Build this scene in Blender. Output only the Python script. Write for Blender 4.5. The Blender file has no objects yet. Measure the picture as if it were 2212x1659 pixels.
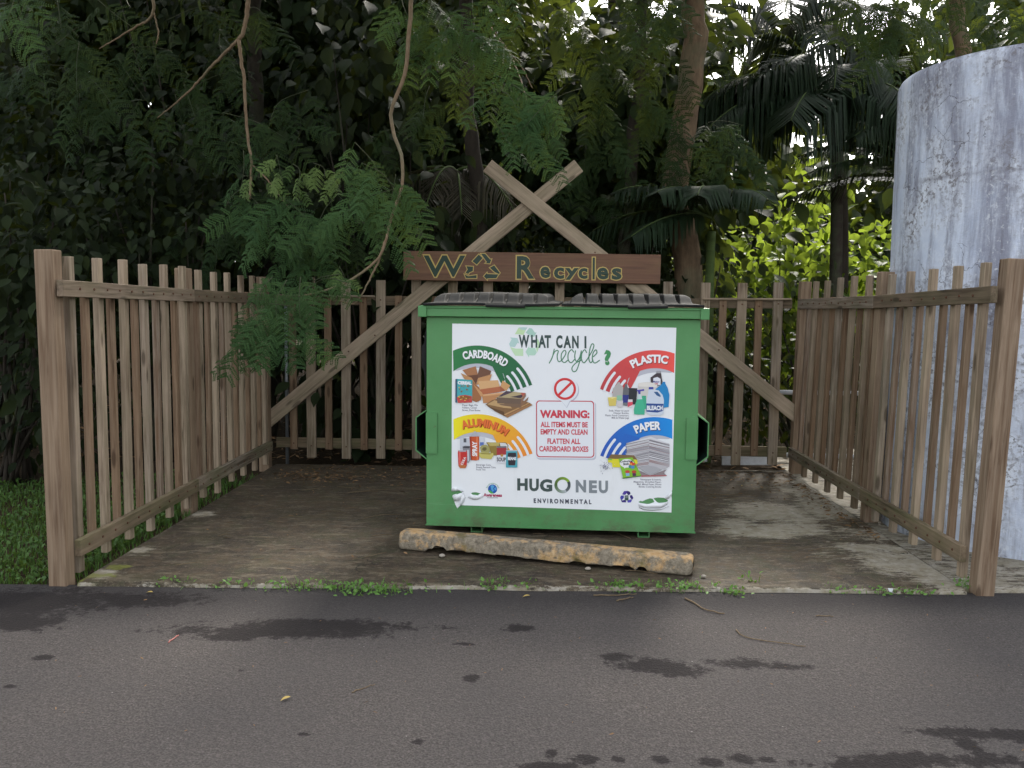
import bpy, bmesh, math, random
import numpy as np
from mathutils import Vector, Matrix

S = bpy.context.scene
COL = S.collection
R = math.radians
rng = np.random.default_rng(11)
random.seed(5)

# ------------------------------------------------------------------ camera, sky, sun, exposure
YAW, PIT, ROL, EYE = R(1.8), R(5.1), R(0.55), 1.55
cam_data = bpy.data.cameras.new('camera')
cam_data.sensor_width = 36.0
cam_data.lens = 30.336
cam_data.clip_end = 600.0
cam = bpy.data.objects.new('camera', cam_data)
COL.objects.link(cam)
cam.matrix_world = (Matrix.Translation((0, 0, EYE)) @ Matrix.Rotation(YAW, 4, 'Z')
                    @ Matrix.Rotation(R(90) - PIT, 4, 'X') @ Matrix.Rotation(ROL, 4, 'Z'))
S.camera = cam

SUN_EL, SUN_AZ = R(40), R(16)
w = bpy.data.worlds.new('World')
S.world = w
w.use_nodes = True
wn = w.node_tree
wn.nodes.clear()
sky = wn.nodes.new('ShaderNodeTexSky')
sky.sky_type = 'NISHITA'
sky.sun_disc = False
sky.sun_elevation = SUN_EL
sky.sun_rotation = SUN_AZ
sky.air_density = 1.2
sky.dust_density = 3.0
sky.ozone_density = 1.0
bg = wn.nodes.new('ShaderNodeBackground')
bg.inputs['Strength'].default_value = 0.15
wo = wn.nodes.new('ShaderNodeOutputWorld')
hs = wn.nodes.new('ShaderNodeHueSaturation')                 # a hazier, whiter sky than the clear model
hs.inputs['Saturation'].default_value = 0.22
wn.links.new(sky.outputs[0], hs.inputs['Color'])
wn.links.new(hs.outputs[0], bg.inputs[0])
wn.links.new(bg.outputs[0], wo.inputs[0])
sd = bpy.data.lights.new('sun', 'SUN')
sd.energy = 2.8
sd.angle = R(10)
sd.color = (1.0, 0.94, 0.84)
sun = bpy.data.objects.new('sun', sd)
COL.objects.link(sun)
svec = Vector((math.sin(SUN_AZ) * math.cos(SUN_EL), math.cos(SUN_AZ) * math.cos(SUN_EL), math.sin(SUN_EL)))
sun.rotation_euler = (-svec).to_track_quat('-Z', 'Y').to_euler()
sun.location = svec * 60
S.view_settings.view_transform = 'Standard'
S.view_settings.look = 'None'
S.view_settings.exposure = 1.8
S.view_settings.gamma = 1.0
S.cycles.max_bounces = 8
S.cycles.transparent_max_bounces = 8

# ------------------------------------------------------------------ helpers
FPX, CPX, CPY = 1864.0, 1106.0, 829.5      # focal length and centre of the photograph at 2212 px width
def ray(px, py):
    u, v = px - CPX, py - CPY
    c, s = math.cos(ROL), math.sin(ROL)
    u, v = c * u + s * v, -s * u + c * v
    x, up = u / FPX, -v / FPX
    c, s = math.cos(PIT), math.sin(PIT)
    Y, Z = c + s * up, -s + c * up
    c, s = math.cos(YAW), math.sin(YAW)
    return np.array([c * x - s * Y, s * x + c * Y, Z])
def at(px, py, Y):                            # measured pixel -> point at depth Y
    r = ray(px, py)
    return np.array([0, 0, EYE]) + r * (Y / r[1])
def gnd(px, py, z=0.0):                       # measured pixel -> point on the level z
    r = ray(px, py)
    return np.array([0, 0, EYE]) + r * ((z - EYE) / r[2])

def lin(c):
    c = np.asarray(c, float) / 255.0
    return np.where(c <= 0.04045, c / 12.92, ((c + 0.055) / 1.055) ** 2.4)

def link(o, parent=None):
    COL.objects.link(o)
    if parent is not None:
        o.parent = parent
    return o
def tag(o, label=None, cat=None, group=None, kind=None):
    if label: o['label'] = label
    if cat: o['category'] = cat
    if group: o['group'] = group
    if kind: o['kind'] = kind
    return o
def thing(name, label, cat, loc=(0, 0, 0), rotz=0.0, group=None):
    o = bpy.data.objects.new(name, None)
    o.empty_display_size = 0.2
    o.location = loc
    o.rotation_euler = (0, 0, rotz)
    link(o)
    return tag(o, label, cat, group)

def mesh_np(name, V, Fq, mat=None, parent=None, var=None, col=None, smooth=False):
    """V (n,3); Fq (m,k) faces all of k corners, or list of tuples"""
    me = bpy.data.meshes.new(name)
    V = np.asarray(V, np.float32).reshape(-1, 3)
    if isinstance(Fq, np.ndarray):
        m, k = Fq.shape
        me.vertices.add(len(V))
        me.vertices.foreach_set('co', V.ravel())
        me.loops.add(m * k)
        me.loops.foreach_set('vertex_index', Fq.astype(np.int32).ravel())
        me.polygons.add(m)
        me.polygons.foreach_set('loop_start', np.arange(0, m * k, k, dtype=np.int32))
        me.polygons.foreach_set('loop_total', np.full(m, k, dtype=np.int32))
        me.update(calc_edges=True)
    else:
        me.from_pydata(V.tolist(), [], Fq)
        me.update()
    if var is not None:
        at_ = me.attributes.new('var', 'FLOAT', 'FACE')
        at_.data.foreach_set('value', np.asarray(var, np.float32))
    if col is not None:
        at_ = me.attributes.new('ink', 'FLOAT_COLOR', 'FACE')
        at_.data.foreach_set('color', np.asarray(col, np.float32).ravel())
    if smooth:
        me.polygons.foreach_set('use_smooth', np.ones(len(me.polygons), bool))
    if mat is not None:
        for m_ in (mat if isinstance(mat, (list, tuple)) else [mat]):
            me.materials.append(m_)
    o = bpy.data.objects.new(name, me)
    return link(o, parent)

def point_attr(o, name, vals):
    a = o.data.attributes.new(name, 'FLOAT', 'POINT')
    a.data.foreach_set('value', np.asarray(vals, np.float32))

def box_bm(bm, x0, x1, y0, y1, z0, z1, mi=0):
    vs = [bm.verts.new((x, y, z)) for z in (z0, z1) for y in (y0, y1) for x in (x0, x1)]
    for f in ((0, 2, 3, 1), (4, 5, 7, 6), (0, 1, 5, 4), (2, 6, 7, 3), (0, 4, 6, 2), (1, 3, 7, 5)):
        bm.faces.new([vs[i] for i in f]).material_index = mi
    return vs
def bm_obj(name, bm, mats, parent=None, bevel=0.0, seg=1, smooth=False):
    if bevel > 0:
        bmesh.ops.bevel(bm, geom=[e for e in bm.edges], offset=bevel, segments=seg, affect='EDGES', profile=0.5)
    bmesh.ops.recalc_face_normals(bm, faces=bm.faces)
    me = bpy.data.meshes.new(name)
    bm.to_mesh(me)
    bm.free()
    for m_ in (mats if isinstance(mats, (list, tuple)) else [mats]):
        me.materials.append(m_)
    if smooth:
        for p in me.polygons: p.use_smooth = True
    return link(bpy.data.objects.new(name, me), parent)

def tube_np(pts, rad, sides=8):
    pts = np.asarray(pts, float); n = len(pts)
    rad = np.broadcast_to(np.asarray(rad, float), (n,))
    T = np.gradient(pts, axis=0)
    T /= np.linalg.norm(T, axis=1)[:, None] + 1e-9
    ref = np.array([0, 0, 1.0]) if abs(T[0, 2]) < .9 else np.array([1.0, 0, 0])
    V = []
    a = np.arange(sides) * 2 * np.pi / sides
    for i in range(n):
        A = np.cross(T[i], ref); A /= np.linalg.norm(A) + 1e-9
        B = np.cross(T[i], A)
        ref = -np.cross(T[i], A) if False else ref
        V.append(pts[i] + rad[i] * (np.cos(a)[:, None] * A + np.sin(a)[:, None] * B))
    V = np.concatenate(V)
    F = []
    for i in range(n - 1):
        for j in range(sides):
            k = (j + 1) % sides
            F.append((i * sides + j, i * sides + k, (i + 1) * sides + k, (i + 1) * sides + j))
    F.append(tuple(range(sides))[::-1]); F.append(tuple(range((n - 1) * sides, n * sides)))
    return V, F
def tubes_obj(name, list_of, mat, parent=None, sides=8):
    VV, FF, o = [], [], 0
    for pts, rad in list_of:
        V, F = tube_np(pts, rad, sides)
        VV.append(V); FF += [tuple(i + o for i in f) for f in F]; o += len(V)
    return mesh_np(name, np.concatenate(VV), FF, mat, parent, smooth=True)
def smooth_path(pts, n=24, jit=0.0, seed=0):
    pts = np.asarray(pts, float)
    t = np.concatenate([[0], np.cumsum(np.linalg.norm(np.diff(pts, axis=0), axis=1))])
    tt = np.linspace(0, t[-1], n)
    # Catmull-Rom through the points
    out = []
    P = np.concatenate([[2 * pts[0] - pts[1]], pts, [2 * pts[-1] - pts[-2]]])
    for x in tt:
        i = min(max(np.searchsorted(t, x, 'right') - 1, 0), len(pts) - 2)
        u = (x - t[i]) / (t[i + 1] - t[i] + 1e-9)
        p0, p1, p2, p3 = P[i:i + 4]
        out.append(.5 * (2 * p1 + (p2 - p0) * u + (2 * p0 - 5 * p1 + 4 * p2 - p3) * u * u + (3 * p1 - p0 - 3 * p2 + p3) * u ** 3))
    out = np.array(out)
    if jit:
        out[1:-1] += np.random.default_rng(seed).normal(0, jit, (n - 2, 3))
    return out

def vnoise(x, y, seed=0):
    xi, yi = np.floor(x).astype(np.int64), np.floor(y).astype(np.int64)
    fx, fy = x - xi, y - yi
    fx, fy = fx * fx * (3 - 2 * fx), fy * fy * (3 - 2 * fy)
    def h(a, b):
        n = (a * 374761393 + b * 668265263 + seed * 974711) & 0x7fffffff
        n = ((n ^ (n >> 13)) * 1274126177) & 0x7fffffff
        return ((n ^ (n >> 16)) & 0xffff) / 65535.0
    return (h(xi, yi) * (1 - fx) + h(xi + 1, yi) * fx) * (1 - fy) + (h(xi, yi + 1) * (1 - fx) + h(xi + 1, yi + 1) * fx) * fy
def fbm(x, y, seed=0, oct=4):
    s, a, t = 0, .5, 0
    for i in range(oct):
        s = s + a * vnoise(x * 2 ** i, y * 2 ** i, seed + i); t += a; a *= .5
    return s / t - .5

# ------------------------------------------------------------------ materials
class NT:
    def __init__(self, name):
        self.m = bpy.data.materials.new(name); self.m.use_nodes = True
        self.t = self.m.node_tree; self.t.nodes.clear()
        self.out = self.t.nodes.new('ShaderNodeOutputMaterial')
    def n(self, typ, **kw):
        nd = self.t.nodes.new('ShaderNode' + typ)
        for k, v in kw.items(): setattr(nd, k, v)
        return nd
    def set(self, sock, v):
        if hasattr(v, 'is_linked') or isinstance(v, bpy.types.NodeSocket): self.t.links.new(v, sock)
        elif isinstance(v, (tuple, list, np.ndarray)):
            v = list(map(float, v))
            if sock.type == 'RGBA' and len(v) == 3: v.append(1.0)
            sock.default_value = v
        else: sock.default_value = v
    def coord(self, which='Object'): return self.n('TexCoord').outputs[which]
    def mapping(self, v, scale=(1, 1, 1), loc=(0, 0, 0)):
        m = self.n('Mapping'); self.set(m.inputs['Vector'], v); m.inputs['Scale'].default_value = scale
        self.set(m.inputs['Location'], loc); return m.outputs[0]
    def noise(self, v, scale, detail=4, rough=.6, out=0, dist=0.0):
        n = self.n('TexNoise'); self.set(n.inputs['Vector'], v); n.inputs['Scale'].default_value = scale
        n.inputs['Detail'].default_value = detail; n.inputs['Roughness'].default_value = rough
        n.inputs['Distortion'].default_value = dist
        return n.outputs[out]
    def ramp(self, f, stops, interp='LINEAR'):
        r = self.n('ValToRGB'); self.set(r.inputs[0], f); r.color_ramp.interpolation = interp
        el = r.color_ramp.elements
        while len(el) < len(stops): el.new(.5)
        for e, (p, c) in zip(el, stops):
            e.position = p
            c = (c, c, c) if isinstance(c, (int, float)) else c
            e.color = (*map(float, c), 1)
        return r.outputs[0]
    def mix(self, f, a, b, mode='MIX'):
        m = self.n('Mix', data_type='RGBA', blend_type=mode)
        self.set(m.inputs[0], f); self.set(m.inputs[6], a); self.set(m.inputs[7], b)
        return m.outputs[2]
    def math(self, op, a, b=0.0, c=None, clamp=False):
        m = self.n('Math', operation=op, use_clamp=clamp); self.set(m.inputs[0], a); self.set(m.inputs[1], b)
        if c is not None: self.set(m.inputs[2], c)
        return m.outputs[0]
    def attr(self, name, out='Fac'): return self.n('Attribute', attribute_name=name).outputs[out]
    def bump(self, h, strength=.3, dist=.01):
        b = self.n('Bump'); self.set(b.inputs['Height'], h); b.inputs['Strength'].default_value = strength
        b.inputs['Distance'].default_value = dist; return b.outputs[0]
    def bsdf(self, col, rough=.7, normal=None, spec=.5, metal=0.0):
        p = self.n('BsdfPrincipled'); self.set(p.inputs['Base Color'], col); self.set(p.inputs['Roughness'], rough)
        self.set(p.inputs['Metallic'], metal)
        p.inputs['Specular IOR Level'].default_value = spec
        if normal is not None: self.set(p.inputs['Normal'], normal)
        return p.outputs[0]
    def end(self, sh):
        self.t.links.new(sh, self.out.inputs[0]); return self.m

def wood_mat(name, c0, c1, dark, moss=0.0):
    t = NT(name)
    v = t.coord('Object')
    rnd = t.n('ObjectInfo').outputs['Random']
    off = t.n('CombineXYZ')
    for i, k in enumerate((37.0, 91.0, 53.0)): t.set(off.inputs[i], t.math('MULTIPLY', rnd, k))
    vec = t.mapping(v, (1, 1, 1), off.outputs[0])
    g1 = t.noise(t.mapping(vec, (55, 55, 2.2)), 1.0, 5, .65, dist=.6)
    g2 = t.noise(t.mapping(vec, (170, 170, 5)), 1.0, 3, .6)
    big = t.noise(t.mapping(vec, (5, 5, 1.3)), 1.0, 3, .6)
    base = t.mix(rnd, c0, c1)
    r2_ = t.math('FRACT', t.math('MULTIPLY', rnd, 17.3))
    base = t.mix(t.ramp(r2_, [(.62, 0.0), (.95, .7)]), base, (.27, .235, .20))
    base = t.mix(t.ramp(r2_, [(.0, .45), (.25, 0.0)]), base, tuple(.62 * x for x in c1))
    col = t.mix(t.ramp(g1, [(.38, 0.0), (.66, 1.0)]), base, tuple(.55 * x for x in dark))
    col = t.mix(t.ramp(g2, [(.45, 0.0), (.75, .55)]), col, dark)
    col = t.mix(t.ramp(big, [(.35, 0.0), (.75, .6)]), col, tuple(min(1, 1.35 * x) for x in c0))
    # knots
    vo = t.n('TexVoronoi'); t.set(vo.inputs['Vector'], t.mapping(vec, (9, 9, 2.3))); vo.inputs['Scale'].default_value = 1.0
    kn = t.ramp(vo.outputs['Distance'], [(.10, 1.0), (.17, 0.0)])
    col = t.mix(t.math('MULTIPLY', kn, .75), col, tuple(.35 * x for x in dark))
    if moss:
        mo = t.noise(t.mapping(vec, (7, 7, 2.5)), 1.0, 5, .65)
        col = t.mix(t.ramp(mo, [(.42, 0.0), (.62, moss)]), col, (.085, .10, .035))
    nrm = t.bump(g1, .35, .004)
    return t.end(t.bsdf(col, .82, nrm, .25))

W_TALL = wood_mat('weathered_tan_wood', (.35, .275, .20), (.225, .166, .115), (.16, .11, .07), .15)
W_SHORT = wood_mat('orange_brown_wood', (.20, .130, .080), (.245, .185, .128), (.14, .078, .042))
W_POST = wood_mat('post_wood', (.25, .182, .124), (.22, .163, .113), (.17, .10, .058))
W_RAIL = wood_mat('grey_rail_wood', (.20, .145, .10), (.17, .125, .088), (.085, .06, .04), .2)
W_MOSS = wood_mat('mossy_rail_wood', (.22, .165, .11), (.19, .145, .095), (.09, .065, .04), .45)
W_BRACE = wood_mat('brace_wood', (.40, .315, .23), (.36, .28, .205), (.25, .185, .13), .25)

def sign_wood():
    t = NT('stained_sign_wood'); v = t.coord('Object')
    g = t.noise(t.mapping(v, (1.6, 40, 40)), 1.0, 6, .7, dist=.5)
    b = t.noise(t.mapping(v, (2.5, 6, 9)), 1.0, 4, .6)
    c = t.mix(t.ramp(g, [(.3, 0.0), (.7, 1.0)]), (.20, .098, .058), (.10, .05, .031))
    c = t.mix(t.ramp(b, [(.45, 0.0), (.75, .7)]), c, (.18, .105, .05))
    return t.end(t.bsdf(c, .6, t.bump(g, .2, .003), .35))
M_SIGN = sign_wood()
def plain(name, c, rough=.6, spec=.4, metal=0.0, noise=.15, scale=8.0):
    t = NT(name)
    n = t.noise(t.coord('Object'), scale, 5, .65)
    col = t.mix(t.ramp(n, [(.3, 0.0), (.7, 1.0)]), tuple(x * (1 - noise) for x in c), tuple(min(1, x * (1 + noise)) for x in c))
    return t.end(t.bsdf(col, rough, None, spec, metal))
M_NAIL = plain('rusty_nail', (.10, .045, .025), .7, .3)
M_GOLD = plain('gold_outline_paint', (.50, .36, .12), .6, noise=.3, scale=30)
M_SGREEN = plain('dark_green_paint', (.022, .055, .036), .6, noise=.3, scale=25)
M_GALV = plain('galvanised_steel', (.32, .34, .36), .45, .5, .6)
M_WHITEPIPE = plain('white_pipe', (.55, .57, .6), .6, noise=.25)

def dump_paint():
    t = NT('green_dumpster_paint'); v = t.coord('Object')
    n = t.noise(v, 3.0, 6, .65)
    f = t.noise(v, 60.0, 3, .6)
    st = t.noise(t.mapping(v, (14, 14, 1.2)), 1.0, 5, .65)
    c = t.mix(t.ramp(n, [(.35, 0.0), (.7, 1.0)]), (.068, .225, .075), (.088, .26, .095))
    c = t.mix(t.ramp(st, [(.56, 0.0), (.75, .4)]), c, (.09, .20, .085))
    z = t.n('SeparateXYZ'); t.set(z.inputs[0], v)
    low = t.math('MULTIPLY', t.ramp(z.outputs[2], [(.05, 1.0), (.32, 0.0)]), t.ramp(t.noise(t.mapping(v, (3, 3, 5)), 1.6, 7, .75), [(.47, 0.0), (.68, 1.0)]))
    c = t.mix(t.math('MULTIPLY', low, .75), c, (.10, .085, .05))
    sp = t.noise(v, 21.0, 5, .75)
    c = t.mix(t.ramp(sp, [(.655, 0.0), (.69, .85)]), c, (.10, .062, .035))
    sc = t.noise(t.mapping(v, (3, 3, 46)), 1.0, 4, .7, dist=1.5)
    c = t.mix(t.math('MULTIPLY', t.ramp(sc, [(.66, 0.0), (.69, .55)]), t.ramp(n, [(.45, 0.0), (.6, 1.0)])), c, (.16, .33, .17))
    top = t.math('MULTIPLY', t.ramp(z.outputs[2], [(.985, 0.0), (.995, 1.0)]), 0.0)
    dent = t.noise(v, 2.4, 2, .5)
    return t.end(t.bsdf(c, t.ramp(n, [(.3, .38), (.7, .62)]), t.bump(t.math('ADD', t.math('MULTIPLY', f, .03), dent), .5, .035), .45))
M_DUMP = dump_paint()
def lid_plastic():
    t = NT('black_lid_plastic'); v = t.coord('Object')
    n = t.noise(v, 5.0, 6, .7)
    c = t.mix(t.ramp(n, [(.35, 0.0), (.7, 1.0)]), (.007, .008, .009), (.019, .019, .018))
    return t.end(t.bsdf(c, .75, t.bump(t.noise(v, 140, 3), .1, .002), .25))
M_LID = lid_plastic()
M_SHADEIN = plain('painted_shade_inside', (.012, .035, .025), .6)  # shade inside the fork pockets, painted as a darker green
def ink_mat():
    t = NT('printed_ink')
    return t.end(t.bsdf(t.attr('ink', 'Color'), .38, None, .35))
M_INK = ink_mat()
def paper_mat():
    t = NT('white_vinyl_sticker')
    n = t.noise(t.coord('Object'), 2.0, 5, .6)
    c = t.mix(t.ramp(n, [(.35, 0.0), (.75, 1.0)]), (.80, .82, .85), (.75, .775, .81))
    c = t.mix(t.ramp(t.noise(t.mapping(t.coord('Object'), (9, 9, 1.6)), 1.0, 6, .75), [(.58, 0.0), (.78, .35)]), c, (.60, .61, .60))
    return t.end(t.bsdf(c, .38, t.bump(n, .03, .01), .4))
M_VINYL = paper_mat()

def leaf_mat(name, dark, light, trans=.35, rough=.45, hue=None, spec=.2):
    t = NT(name)
    a = t.attr('var')
    stops = [(0.0, dark), (.75, light)]
    if hue is not None: stops.append((.985, light)); stops.append((1.0, hue))
    c = t.ramp(a, stops)
    p = t.bsdf(c, rough, None, spec)
    tr = t.n('BsdfTranslucent'); t.set(tr.inputs[0], t.mix(.5, c, (.25, .30, .03), 'MIX'))
    m = t.n('MixShader'); m.inputs[0].default_value = trans
    t.t.links.new(p, m.inputs[1]); t.t.links.new(tr.outputs[0], m.inputs[2])
    return t.end(m.outputs[0])
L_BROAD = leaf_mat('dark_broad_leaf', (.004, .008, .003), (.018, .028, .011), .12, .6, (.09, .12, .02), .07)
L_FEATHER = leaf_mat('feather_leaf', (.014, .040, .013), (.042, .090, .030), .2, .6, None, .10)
L_FDARK = leaf_mat('feather_leaf_shaded', (.007, .019, .006), (.020, .041, .014), .2, .6, None, .08)  # darkened copy of the feather leaf: shade under the canopy painted in
L_NEW = leaf_mat('new_leaf', (.06, .12, .03), (.13, .20, .06), .35)
L_PALM = leaf_mat('palm_leaflet', (.007, .016, .008), (.018, .034, .017), .12, .5, None, .16)
L_PALMDRY = leaf_mat('dry_palm_leaflet', (.02, .018, .012), (.07, .06, .042), .1, .7)
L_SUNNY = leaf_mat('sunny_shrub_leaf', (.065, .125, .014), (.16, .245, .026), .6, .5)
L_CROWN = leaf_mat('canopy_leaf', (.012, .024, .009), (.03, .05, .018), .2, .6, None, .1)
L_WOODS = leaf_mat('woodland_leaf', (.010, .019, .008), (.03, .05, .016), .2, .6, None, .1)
L_GRASS = leaf_mat('grass_blade', (.03, .075, .015), (.075, .15, .035), .25)
L_WEED = leaf_mat('weed_leaf', (.07, .17, .03), (.15, .30, .07), .3)
L_LITTER = leaf_mat('fallen_leaf', (.06, .034, .022), (.24, .145, .075), .05, .8, (.42, .30, .06))
def bark(name, c0, c1, sc=(9, 9, 3)):
    t = NT(name); v = t.coord('Object')
    n = t.noise(t.mapping(v, sc), 1.5, 6, .7); m = t.noise(v, 2.2, 4, .6)
    c = t.mix(t.ramp(n, [(.35, 0.0), (.68, 1.0)]), c0, c1)
    c = t.mix(t.ramp(m, [(.5, 0.0), (.7, .6)]), c, (.10, .12, .07))
    return t.end(t.bsdf(c, .85, t.bump(n, .6, .02), .2))
B_TRUNK = bark('tan_bark', (.19, .13, .08), (.085, .058, .036))
B_DARK = bark('dark_bark', (.045, .036, .028), (.022, .018, .014))
B_GREEN = bark('green_palm_stem', (.07, .105, .03), (.045, .07, .022), (3, 3, 16))
B_TWIG = bark('pale_twig', (.20, .145, .09), (.12, .085, .05), (30, 30, 30))
B_FINE = bark('green_twig', (.05, .065, .03), (.04, .04, .02), (30, 30, 30))
B_VINE = bark('vine_bark', (.22, .165, .105), (.13, .08, .047), (40, 40, 12))

# ------------------------------------------------------------------ ground, road, slab
def EDGE(x): return 4.69 + 0.0341 * (x + 0.08)          # the road's far edge, along the slab front
def ell(cx, cy, rx, ry, z):                             # a stain measured on the photo, laid on the ground in metres
    g = gnd(cx, cy, z)
    return g[0], g[1], rx * g[1] / FPX, ry * g[1] ** 2 / (FPX * 1.58)
def field(X, Y, ells, amp=.5, sc=6.0, seed=0):
    f = np.full(X.shape, -2.0)
    for (cx, cy, rx, ry) in ells:
        d = np.sqrt(((X - cx) / rx) ** 2 + ((Y - cy) / ry) ** 2)
        f = np.maximum(f, np.maximum(1.0 - d, -2.0))
    return f + amp * 2 * fbm(X * sc, Y * sc, seed, 5)
def grid(name, xs, ys, fn, mat, parent=None):
    X, Y = np.meshgrid(xs, ys)
    P = fn(X, Y)
    nx, ny = len(xs), len(ys)
    i = np.arange(nx * ny).reshape(ny, nx)
    F = np.stack([i[:-1, :-1], i[:-1, 1:], i[1:, 1:], i[1:, :-1]], -1).reshape(-1, 4)
    return mesh_np(name, P.reshape(-1, 3), F, mat, parent, smooth=True), P

def soil_mat():
    t = NT('forest_soil'); v = t.coord('Object')
    n = t.noise(v, 1.3, 8, .7); m = t.noise(v, 18, 5, .7)
    c = t.mix(t.ramp(n, [(.35, 0.0), (.7, 1.0)]), (.05, .034, .02), (.028, .022, .013))
    c = t.mix(t.ramp(m, [(.5, 0.0), (.75, .7)]), c, (.10, .07, .045))
    return t.end(t.bsdf(c, .95, t.bump(m, .8, .03), .1))
ground, _ = grid('ground', np.concatenate([[-150, -60, -25], np.linspace(-14, 14, 60), [25, 60, 150]]),
                 np.concatenate([[-150, -60, -20], np.linspace(-8, 30, 60), [60, 150]]),
                 lambda X, Y: np.stack([X, Y, -.07 + .05 * fbm(X * .8, Y * .8, 3) * (Y > 9) + np.where(Y > 13, .03 * (Y - 13), 0)], -1), soil_mat())
tag(ground, kind='structure')

def road_mat():
    t = NT('worn_asphalt'); v = t.coord('Object')
    fine = t.noise(v, 120, 3, .7); mid = t.noise(v, 46, 5, .75); big = t.noise(v, 1.7, 6, .65)
    vo = t.n('TexVoronoi'); t.set(vo.inputs['Vector'], v); vo.inputs['Scale'].default_value = 95
    c = t.mix(t.ramp(fine, [(.38, 0.0), (.62, 1.0)]), (.060, .052, .048), (.130, .116, .108))
    c = t.mix(t.ramp(mid, [(.40, .5), (.58, 0.0)]), c, (.046, .040, .038))
    c = t.mix(t.ramp(big, [(.32, .4), (.65, 0.0)]), c, (.065, .06, .06))
    ch = t.n('TexVoronoi'); t.set(ch.inputs['Vector'], v); ch.inputs['Scale'].default_value = 34
    sp = t.math('MULTIPLY', t.ramp(ch.outputs['Distance'], [(.06, 1.0), (.13, 0.0)]), t.ramp(ch.outputs['Color'], [(.80, 0.0), (.86, 1.0)]))
    c = t.mix(t.math('MULTIPLY', sp, .8), c, (.34, .32, .30))
    wet = t.math('ADD', t.attr('wet'), t.math('MULTIPLY', t.math('SUBTRACT', t.noise(v, 17, 7, .82), .5), 3.6))
    wm = t.ramp(wet, [(-.05, 0.0), (.12, .7), (.35, 1.0)])
    soft = t.ramp(t.attr('edge'), [(0.0, 0.0), (1.0, 1.0)])
    c = t.mix(t.math('MULTIPLY', soft, .62), c, (.030, .028, .029))
    c = t.mix(t.math('MULTIPLY', wm, .85), c, (.019, .016, .016))
    ro = .93
    h = t.math('ADD', t.math('MULTIPLY', vo.outputs['Distance'], .7), mid)
    return t.end(t.bsdf(c, ro, t.bump(h, .8, .009), .12))
xs = np.concatenate([[-60, -30, -15, -8, -5], np.arange(-4, 4.01, .02), [5, 8, 15, 30, 60]])
ts = np.concatenate([np.arange(0, 2.41, .02), [2.8, 3.4, 4.4, 6, 8]])
Z_ROAD = -.024
road, P = grid('road', xs, -ts, lambda X, T: np.stack([X, EDGE(X) + T + np.where(T == 0, .03, 0), np.full(X.shape, Z_ROAD) + .012 * np.minimum(0, 0 * X) + .004 * fbm(X * 3, T * 3, 8)], -1), road_mat())
tag(road, kind='structure')
X, Y = P[..., 0], P[..., 1]
stains = [(600, 1366, 250, 14), (480, 1376, 70, 10), (700, 1352, 240, 16), (60, 1300, 210, 34), (30, 1345, 110, 24), (300, 1296, 150, 20),
          (1410, 1440, 100, 19), (1330, 1420, 40, 9), (1470, 1450, 80, 14), (1605, 1435, 90, 14), (1680, 1440, 70, 7), (95, 1420, 26, 8), (25, 1483, 18, 5),
          (1190, 1628, 17, 11), (1270, 1640, 36, 12), (1335, 1640, 20, 9), (1425, 1640, 24, 10), (1535, 1648, 38, 12), (1605, 1640, 34, 12), (1655, 1642, 24, 9),
          (2080, 1582, 120, 13), (2090, 1610, 40, 28), (1960, 1640, 150, 18), (2130, 1640, 80, 26), (2200, 1590, 60, 16), (1880, 1655, 150, 16),
          (902, 1603, 14, 7), (655, 1585, 17, 5), (1020, 1465, 17, 8), (1125, 1357, 40, 9), (520, 1448, 8, 4), (1185, 1657, 80, 12), (1000, 1392, 30, 4)]
f = field(X, Y, [ell(*e, Z_ROAD) for e in stains], .38, 7.0, 21)
point_attr(road, 'wet', f.ravel())
d = EDGE(X) - Y
e = np.clip(1 - (d - .05) / (.42 + .35 * fbm(X * .9, Y * .9, 5) + .20 * np.clip((-X - .2) / 2.5, 0, 1)), 0, 1)
point_attr(road, 'edge', np.clip(e * 1.3, 0, 1).ravel())

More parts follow.
